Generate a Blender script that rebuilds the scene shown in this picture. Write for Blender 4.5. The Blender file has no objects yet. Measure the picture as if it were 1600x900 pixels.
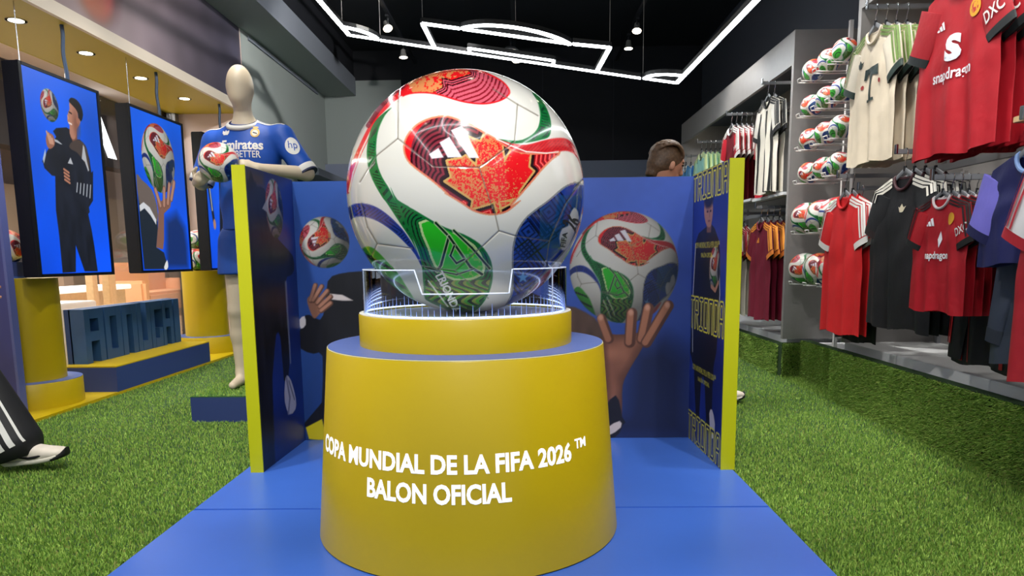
import bpy, bmesh, math, random
import numpy as np
from mathutils import Vector, Matrix, bvhtree
random.seed(7)
rng = np.random.default_rng(7)
PI = math.pi
SC = bpy.context.scene
COL = SC.collection

# ------------------------------------------------------------------ camera
cam_d = bpy.data.cameras.new('camera')
cam = bpy.data.objects.new('camera', cam_d)
COL.objects.link(cam)
cam_d.sensor_width = 36.0
cam_d.lens = 36.0 * 1110.0 / 1600.0
cam_d.shift_y = (558.13 - 450.0) / 1600.0
cam_d.clip_start = 0.05
cam_d.clip_end = 200
_f = 1110.0
_y = Vector(((818 - 800) / _f, (402 - 558.13) / _f, 1)).normalized()
_d = Vector(((890 - 800) / _f, (8460 - 558.13) / _f, 1)).normalized()
_x = _d.cross(_y)
# rows: world axes seen from the camera (x right, y down, z forward)
R = Matrix((_x, _y, -_d))
right, down, fwd = R.col[0], R.col[1], R.col[2]
cam.matrix_world = Matrix(((right.x, -down.x, -fwd.x, 0.0),
                           (right.y, -down.y, -fwd.y, 0.0),
                           (right.z, -down.z, -fwd.z, 0.95),
                           (0, 0, 0, 1)))
SC.camera = cam

# ------------------------------------------------------------------ world, exposure
W = bpy.data.worlds.new('world')
SC.world = W
W.use_nodes = True
W.node_tree.nodes['Background'].inputs[0].default_value = (0.80, 0.88, 1.0, 1)
W.node_tree.nodes['Background'].inputs[1].default_value = 0.50
SC.view_settings.view_transform = 'Standard'
SC.view_settings.look = 'None'
SC.view_settings.gamma = 1.0
SC.view_settings.use_curve_mapping = False
SC.view_settings.exposure = 0.0

# ------------------------------------------------------------------ large lights (added track fill for the shop, light of the mall)
def area(name, loc, target, sx, sy, power, col=(1, 1, 1), spread=PI):
    L = bpy.data.lights.new(name, 'AREA')
    L.shape = 'RECTANGLE'; L.size = sx; L.size_y = sy; L.energy = power; L.color = col; L.spread = spread
    o = bpy.data.objects.new(name, L); COL.objects.link(o)
    o.location = loc
    o.rotation_euler = (Vector(target) - Vector(loc)).to_track_quat('-Z', 'Y').to_euler()
    return o
def spot(name, loc, target, power, angle=60, blend=0.6, col=(1, 0.97, 0.92), rad=0.05):
    L = bpy.data.lights.new(name, 'SPOT')
    L.energy = power; L.spot_size = math.radians(angle); L.spot_blend = blend; L.color = col; L.shadow_soft_size = rad
    o = bpy.data.objects.new(name, L); COL.objects.link(o)
    o.location = loc
    o.rotation_euler = (Vector(target) - Vector(loc)).to_track_quat('-Z', 'Y').to_euler()
    return o
area('mall_light', (-6.2, 7.2, 3.9), (-6.2, 7.2, 0), 3.5, 9.0, 800, (1, 0.93, 0.84))
FILL_SPOTS = [  # unseen spots added as fill: fixture position, aim, power, cone, what it lights
    ((-1.53, 1.2, 3.55), (-2.1, 2.4, 0.0), 230, 70, 'the turf in front of the window display'),
    ((-1.53, 2.6, 3.55), (-2.3, 3.7, 0.0), 230, 70, 'the turf beside the striped trousers'),
    ((-1.53, 4.4, 3.55), (-2.9, 5.6, 0.2), 260, 66, 'the blue block letters'),
    ((-1.53, 6.4, 3.55), (-2.3, 6.6, 0.0), 170, 70, 'the turf beside the navy plinth'),
    ((-1.53, 3.3, 3.55), (-1.7, 4.45, 1.7), 62, 34, 'the mannequin'),
    ((1.36, 1.4, 3.55), (1.7, 2.4, 0.3), 210, 72, 'the turf before the white-sleeved jerseys'),
    ((1.36, 2.9, 3.55), (2.0, 3.3, 1.0), 140, 70, 'the large red jerseys'),
    ((1.36, 4.2, 3.55), (2.1, 4.6, 1.2), 120, 66, 'the cream jerseys'),
    ((1.36, 5.2, 3.55), (1.6, 5.1, 0.0), 280, 60, 'the turf before the ball rack'),
    ((1.36, 6.6, 3.55), (1.9, 6.8, 1.2), 190, 70, 'the farther jersey rack'),
    ((-0.1, 0.9, 3.55), (-0.2, 2.42, 0.7), 60, 46, 'the giant ball'),
    ((-0.1, 2.6, 3.55), (-2.95, 4.9, 2.95), 260, 50, 'the mural with the red shape'),
    ((-0.1, 5.2, 3.55), (-2.95, 6.6, 2.9), 170, 50, 'the dark end of the mural'),
    ((-0.1, 6.6, 3.55), (-2.95, 9.3, 2.6), 330, 60, 'the grey wall behind the mannequin'),
    ((-0.1, 3.6, 3.55), (2.2, 3.2, 0.35), 130, 50, 'the plinth under the big rack'),
    ((-0.1, 5.6, 3.55), (2.2, 5.3, 0.9), 130, 50, 'the ball rack'),
    ((-0.1, 0.2, 3.55), (0.3, 3.2, 0.4), 200, 66, 'the wing with the yellow words'),
    ((-0.1, -0.4, 3.55), (-0.6, 2.6, 0.3), 200, 66, 'the yellow pedestal'),
]
for _i, (_p, _t, _w, _a, _l) in enumerate(FILL_SPOTS):
    spot('added_fill_spot', _p, _t, _w, _a)

# ------------------------------------------------------------------ helpers
def s2l(c):
    return tuple(((v / 255.0) / 12.92 if v / 255.0 <= 0.04045 else ((v / 255.0 + 0.055) / 1.055) ** 2.4) for v in c)

def mat(name, rgb, rough=0.5, metal=0.0, emit=0.0, ecol=None, noise=0.0, nscale=20.0, bump=0.0, bscale=80.0, coat=0.0, spec=0.5):
    """procedural material; rgb in 0-255 sRGB; noise varies the colour, bump adds fine relief"""
    m = bpy.data.materials.new(name); m.use_nodes = True
    nt = m.node_tree; b = nt.nodes['Principled BSDF']
    c = s2l(rgb) + (1,)
    b.inputs['Base Color'].default_value = c
    b.inputs['Roughness'].default_value = rough
    b.inputs['Metallic'].default_value = metal
    b.inputs['Specular IOR Level'].default_value = spec
    if coat: b.inputs['Coat Weight'].default_value = coat; b.inputs['Coat Roughness'].default_value = 0.08
    if emit:
        b.inputs['Emission Color'].default_value = (s2l(ecol) + (1,)) if ecol else c
        b.inputs['Emission Strength'].default_value = emit
    if noise or bump:
        tc = nt.nodes.new('ShaderNodeTexCoord')
    if noise:
        n = nt.nodes.new('ShaderNodeTexNoise'); n.inputs['Scale'].default_value = nscale; n.inputs['Detail'].default_value = 4
        nt.links.new(tc.outputs['Object'], n.inputs['Vector'])
        r = nt.nodes.new('ShaderNodeMapRange')
        r.inputs[1].default_value = 0.3; r.inputs[2].default_value = 0.7
        r.inputs[3].default_value = 1 - noise; r.inputs[4].default_value = 1 + noise
        nt.links.new(n.outputs['Fac'], r.inputs[0])
        v = nt.nodes.new('ShaderNodeVectorMath'); v.operation = 'SCALE'
        v.inputs[0].default_value = c[:3]
        nt.links.new(r.outputs[0], v.inputs['Scale'])
        nt.links.new(v.outputs[0], b.inputs['Base Color'])
    if bump:
        n2 = nt.nodes.new('ShaderNodeTexNoise'); n2.inputs['Scale'].default_value = bscale; n2.inputs['Detail'].default_value = 3
        nt.links.new(tc.outputs['Object'], n2.inputs['Vector'])
        bp = nt.nodes.new('ShaderNodeBump'); bp.inputs['Strength'].default_value = bump; bp.inputs['Distance'].default_value = 0.01
        nt.links.new(n2.outputs['Fac'], bp.inputs['Height'])
        nt.links.new(bp.outputs['Normal'], b.inputs['Normal'])
    return m

def paint_mat(name, rough=0.4, emit=0.0, coat=0.0, spec=0.5):
    """material that takes its print from the mesh's own colour layer"""
    m = bpy.data.materials.new(name); m.use_nodes = True
    nt = m.node_tree; b = nt.nodes['Principled BSDF']
    a = nt.nodes.new('ShaderNodeVertexColor'); a.layer_name = 'print'
    b.inputs['Roughness'].default_value = rough
    b.inputs['Specular IOR Level'].default_value = spec
    if coat: b.inputs['Coat Weight'].default_value = coat; b.inputs['Coat Roughness'].default_value = 0.04
    if emit:
        b.inputs['Base Color'].default_value = (0.01, 0.01, 0.01, 1)
        nt.links.new(a.outputs['Color'], b.inputs['Emission Color'])
        b.inputs['Emission Strength'].default_value = emit
    else:
        nt.links.new(a.outputs['Color'], b.inputs['Base Color'])
    return m

def glass_mat(name, tint=(1, 1, 1), gloss=0.12, rough=0.02):
    """thin clear sheet: mostly transparent with a fresnel reflection"""
    m = bpy.data.materials.new(name); m.use_nodes = True
    nt = m.node_tree; nt.nodes.clear()
    o = nt.nodes.new('ShaderNodeOutputMaterial')
    t = nt.nodes.new('ShaderNodeBsdfTransparent'); t.inputs[0].default_value = tint + (1,)
    g = nt.nodes.new('ShaderNodeBsdfGlossy'); g.inputs['Roughness'].default_value = rough
    fr = nt.nodes.new('ShaderNodeLayerWeight'); fr.inputs[0].default_value = gloss
    mx = nt.nodes.new('ShaderNodeMixShader')
    nt.links.new(fr.outputs['Fresnel'], mx.inputs[0]); nt.links.new(t.outputs[0], mx.inputs[1]); nt.links.new(g.outputs[0], mx.inputs[2])
    nt.links.new(mx.outputs[0], o.inputs[0])
    return m

def tag(o, label=None, cat=None, group=None, kind=None):
    if label: o['label'] = label
    if cat: o['category'] = cat
    if group: o['group'] = group
    if kind: o['kind'] = kind
    return o

def link(name, me, mats=(), parent=None, loc=None):
    o = bpy.data.objects.new(name, me); COL.objects.link(o)
    if not isinstance(mats, (list, tuple)): mats = [mats]
    for m in mats: me.materials.append(m)
    if parent is not None: o.parent = parent
    if loc is not None: o.location = loc
    return o

def thing(name, label, cat, loc=(0, 0, 0), rotz=0.0, group=None):
    o = bpy.data.objects.new(name, None); COL.objects.link(o)
    o.empty_display_size = 0.05
    o.location = loc; o.rotation_euler = (0, 0, rotz)
    return tag(o, label, cat, group)

def mesh(name, V, F, smooth=False, mi=None):
    me = bpy.data.meshes.new(name)
    me.from_pydata([tuple(map(float, v)) for v in V], [], [tuple(int(i) for i in f) for f in F])
    if smooth:
        me.polygons.foreach_set('use_smooth', [True] * len(me.polygons))
    if mi is not None: me.polygons.foreach_set('material_index', [int(i) for i in mi])
    me.validate(clean_customdata=False); me.update()
    return me

def big_mesh(name, V, F, smooth=True):
    """fast path for large quad or triangle arrays (numpy)"""
    V = np.asarray(V, np.float32); F = np.asarray(F, np.int32)
    n = F.shape[1]
    me = bpy.data.meshes.new(name)
    me.vertices.add(len(V)); me.vertices.foreach_set('co', V.ravel())
    me.loops.add(F.size); me.loops.foreach_set('vertex_index', F.ravel())
    me.polygons.add(len(F))
    me.polygons.foreach_set('loop_start', np.arange(0, F.size, n, dtype=np.int32))
    if smooth: me.polygons.foreach_set('use_smooth', np.ones(len(F), bool))
    me.update(calc_edges=True)
    return me

def vcol(me, rgb):
    a = me.color_attributes.new('print', 'FLOAT_COLOR', 'POINT')
    c = np.ones((len(me.vertices), 4), np.float32); c[:, :3] = rgb
    a.data.foreach_set('color', c.ravel())

class MB:
    """collects simple shapes into one mesh"""
    def __init__(s): s.V = []; s.F = []; s.M = []
    def add(s, V, F, m=0):
        b = len(s.V); s.V += [tuple(v) for v in V]; s.F += [tuple(i + b for i in f) for f in F]; s.M += [m] * len(F); return s
    def box(s, a, b, m=0, bev=0.0):
        (x0, y0, z0), (x1, y1, z1) = a, b
        if bev > 0:
            bm = bmesh.new(); bmesh.ops.create_cube(bm, size=1.0)
            for v in bm.verts:
                v.co = Vector(((x0 + x1) / 2 + v.co.x * (x1 - x0), (y0 + y1) / 2 + v.co.y * (y1 - y0), (z0 + z1) / 2 + v.co.z * (z1 - z0)))
            bmesh.ops.bevel(bm, geom=bm.edges[:], offset=bev, segments=2, affect='EDGES')
            bm.verts.index_update()
            V = [v.co[:] for v in bm.verts]; F = [[v.index for v in f.verts] for f in bm.faces]; bm.free()
            return s.add(V, F, m)
        V = [(x0, y0, z0), (x1, y0, z0), (x1, y1, z0), (x0, y1, z0), (x0, y0, z1), (x1, y0, z1), (x1, y1, z1), (x0, y1, z1)]
        F = [(0, 3, 2, 1), (4, 5, 6, 7), (0, 1, 5, 4), (1, 2, 6, 5), (2, 3, 7, 6), (3, 0, 4, 7)]
        return s.add(V, F, m)
    def lathe(s, prof, c=(0, 0, 0), n=48, m=0, cap=True):
        """prof: list of (r, z)"""
        V = []; F = []
        for r, z in prof:
            for i in range(n):
                a = 2 * PI * i / n; V.append((c[0] + r * math.cos(a), c[1] + r * math.sin(a), c[2] + z))
        for k in range(len(prof) - 1):
            for i in range(n):
                j = (i + 1) % n
                F.append((k * n + i, k * n + j, (k + 1) * n + j, (k + 1) * n + i))
        if cap:
            F.append(tuple(range(n))[::-1]); F.append(tuple((len(prof) - 1) * n + i for i in range(n)))
        return s.add(V, F, m)
    def tube(s, pts, r, n=8, m=0, cap=True):
        pts = [Vector(p) for p in pts]; rs = r if isinstance(r, (list, tuple)) else [r] * len(pts)
        V = []; F = []
        up = None
        for k, p in enumerate(pts):
            t = (pts[min(k + 1, len(pts) - 1)] - pts[max(k - 1, 0)]).normalized()
            if up is None:
                up = Vector((0, 0, 1)) if abs(t.z) < 0.9 else Vector((1, 0, 0))
            a = t.cross(up).normalized(); b = a.cross(t).normalized(); up = b
            for i in range(n):
                q = 2 * PI * i / n; V.append(p + a * math.cos(q) * rs[k] + b * math.sin(q) * rs[k])
        for k in range(len(pts) - 1):
            for i in range(n):
                j = (i + 1) % n; F.append((k * n + i, k * n + j, (k + 1) * n + j, (k + 1) * n + i))
        if cap:
            F.append(tuple(range(n))[::-1]); F.append(tuple((len(pts) - 1) * n + i for i in range(n)))
        return s.add(V, F, m)
    def prism(s, poly, d0, d1, frame=None, m=0):
        """poly (2D) extruded from d0 to d1; frame(u, v, d) -> xyz"""
        fr = frame or (lambda u, v, d: (u, v, d))
        n = len(poly)
        V = [fr(u, v, d0) for u, v in poly] + [fr(u, v, d1) for u, v in poly]
        F = [tuple(range(n))[::-1], tuple(range(n, 2 * n))] + [(i, (i + 1) % n, (i + 1) % n + n, i + n) for i in range(n)]
        return s.add(V, F, m)
    def build(s, name, mats, parent=None, smooth=False, loc=None, fix=True):
        me = mesh(name, s.V, s.F, False, s.M)
        if fix:
            bm = bmesh.new(); bm.from_mesh(me); bmesh.ops.recalc_face_normals(bm, faces=bm.faces[:]); bm.to_mesh(me); bm.free()
        if smooth:
            me.polygons.foreach_set('use_smooth', [True] * len(me.polygons))
            try: me.set_sharp_from_angle(angle=math.radians(40))
            except Exception: pass
        return link(name, me, mats, parent, loc)

def structure(o): return tag(o, kind='structure')

def copy_tree(o, parent=None):
    c = o.copy(); COL.objects.link(c)
    if parent is not None: c.parent = parent
    for ch in list(o.children): copy_tree(ch, c)
    return c

# text outlines as flat meshes (built-in font), bold by outline offset
_txt_cache = {}
def text_tris(body, bold=0.0, align='CENTER', spacing=1.0):
    key = (body, bold, align, spacing)
    if key in _txt_cache: return _txt_cache[key]
    cu = bpy.data.curves.new('t', 'FONT'); cu.body = body; cu.align_x = align; cu.offset = bold; cu.space_character = spacing
    cu.resolution_u = 3
    o = bpy.data.objects.new('t', cu); COL.objects.link(o)
    dg = bpy.context.evaluated_depsgraph_get(); dg.update()
    ev = o.evaluated_get(dg); me = ev.to_mesh()
    V = [tuple(v.co) for v in me.vertices]; F = [tuple(p.vertices) for p in me.polygons]
    ev.to_mesh_clear()
    bpy.data.objects.remove(o); bpy.data.curves.remove(cu)
    a = np.array(V)
    _txt_cache[key] = (a, F)
    return _txt_cache[key]

def text_fit(body, w, h, bold=0.02, spacing=1.0):
    """text scaled to a w x h rectangle, origin at its centre; returns V (n,2), F"""
    a, F = text_tris(body, bold, 'CENTER', spacing)
    lo, hi = a[:, :2].min(0), a[:, :2].max(0)
    p = (a[:, :2] - (lo + hi) / 2) / (hi - lo) * np.array([w, h])
    return p, F

# ------------------------------------------------------------------ painting prints on meshes
def seg_dist(P, a, b):
    a = np.asarray(a, float); b = np.asarray(b, float); d = b - a
    t = np.clip(((P - a) @ d) / max(d @ d, 1e-12), 0, 1)
    return np.linalg.norm(P - (a + t[:, None] * d), axis=1)

def poly_sdf(P, poly):
    """signed distance to a polygon (negative inside)"""
    poly = np.asarray(poly, float); n = len(poly)
    dm = np.full(len(P), 1e9); ins = np.zeros(len(P), bool)
    for i in range(n):
        a, b = poly[i], poly[(i + 1) % n]
        dm = np.minimum(dm, seg_dist(P, a, b))
        if a[1] != b[1]:
            c = (a[1] > P[:, 1]) != (b[1] > P[:, 1])
            xi = (b[0] - a[0]) * (P[:, 1] - a[1]) / (b[1] - a[1]) + a[0]
            ins ^= c & (P[:, 0] < xi)
    return np.where(ins, -dm, dm)

def smooth_poly(poly, n=4):
    """closed Catmull-Rom through the points"""
    P = [np.array(p, float) for p in poly]; m = len(P); out = []
    for i in range(m):
        p0, p1, p2, p3 = P[i - 1], P[i], P[(i + 1) % m], P[(i + 2) % m]
        for k in range(n):
            t = k / n
            out.append(0.5 * ((2 * p1) + (-p0 + p2) * t + (2 * p0 - 5 * p1 + 4 * p2 - p3) * t * t + (-p0 + 3 * p1 - 3 * p2 + p3) * t ** 3))
    return np.array(out)

def vnoise(P, scale, seed=0):
    """smooth value noise in 2D, 0..1"""
    q = P * scale; i = np.floor(q).astype(np.int64); f = q - i; f = f * f * (3 - 2 * f)
    def h(a, b):
        x = (a * 374761393 + b * 668265263 + seed * 69069) & 0xffffffff
        x = ((x ^ (x >> 13)) * 1274126177) & 0xffffffff
        return ((x ^ (x >> 16)) & 0xffff) / 65535.0
    a = h(i[:, 0], i[:, 1]); b = h(i[:, 0] + 1, i[:, 1]); c = h(i[:, 0], i[:, 1] + 1); d = h(i[:, 0] + 1, i[:, 1] + 1)
    return (a * (1 - f[:, 0]) + b * f[:, 0]) * (1 - f[:, 1]) + (c * (1 - f[:, 0]) + d * f[:, 0]) * f[:, 1]

class Art:
    """flat artwork evaluated at points P (n,2); colours are 0-255 sRGB until finish()"""
    def __init__(s, P, bg, aa):
        s.P = P; s.aa = aa; s.C = np.empty((len(P), 3)); s.C[:] = bg
    def _put(s, idx, a, col):
        col = np.asarray(col, float)
        if col.ndim == 2 and len(col) == len(s.P): col = col[idx]
        s.C[idx] = s.C[idx] * (1 - a[:, None]) + col * a[:, None]
    def poly(s, pts, col, soft=None, smooth=0, op=1.0, clip=None):
        if smooth: pts = smooth_poly(pts, smooth)
        pts = np.asarray(pts, float); w = soft or s.aa
        lo, hi = pts.min(0) - w * 2, pts.max(0) + w * 2
        idx = np.where((s.P > lo).all(1) & (s.P < hi).all(1))[0]
        if not len(idx): return idx, None
        d = poly_sdf(s.P[idx], pts)
        a = np.clip(0.5 - d / w, 0, 1) * op
        if clip is not None: a = a * clip[idx]
        s._put(idx, a, col); return idx, d
    def ell(s, c, r, col, soft=None, op=1.0, rot=0.0):
        w = soft or s.aa; q = s.P - np.array(c)
        if rot: q = np.stack([q[:, 0] * math.cos(rot) + q[:, 1] * math.sin(rot), -q[:, 0] * math.sin(rot) + q[:, 1] * math.cos(rot)], 1)
        r = np.array(r, float); e = np.linalg.norm(q / r, axis=1); d = (e - 1) * r.min()
        a = np.clip(0.5 - d / w, 0, 1) * op; idx = np.where(a > 0)[0]; s._put(idx, a[idx], col)
    def line(s, pts, wd, col, op=1.0):
        pts = np.asarray(pts, float)
        for i in range(len(pts) - 1):
            lo = np.minimum(pts[i], pts[i + 1]) - wd - s.aa; hi = np.maximum(pts[i], pts[i + 1]) + wd + s.aa
            idx = np.where((s.P > lo).all(1) & (s.P < hi).all(1))[0]
            if not len(idx): continue
            d = seg_dist(s.P[idx], pts[i], pts[i + 1]) - wd / 2
            s._put(idx, np.clip(0.5 - d / s.aa, 0, 1) * op, col)
    def mul(s, k): s.C = s.C * k[:, None]
    def text(s, body, c, w, h, col, bold=0.02, rot=0.0):
        V, F = text_fit(body, w, h, bold)
        cr, sr = math.cos(rot), math.sin(rot)
        V = np.stack([V[:, 0] * cr - V[:, 1] * sr, V[:, 0] * sr + V[:, 1] * cr], 1) + np.array(c)
        lo, hi = V.min(0) - s.aa, V.max(0) + s.aa
        idx = np.where((s.P > lo).all(1) & (s.P < hi).all(1))[0]
        if not len(idx): return
        dm = np.full(len(idx), 1e9)
        for f in F: dm = np.minimum(dm, poly_sdf(s.P[idx], V[list(f)]))
        s._put(idx, np.clip(0.5 - dm / s.aa, 0, 1), col)
    def finish(s):
        c = np.clip(s.C / 255.0, 0, 1)
        return np.where(c <= 0.04045, c / 12.92, ((c + 0.055) / 1.055) ** 2.4)

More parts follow.
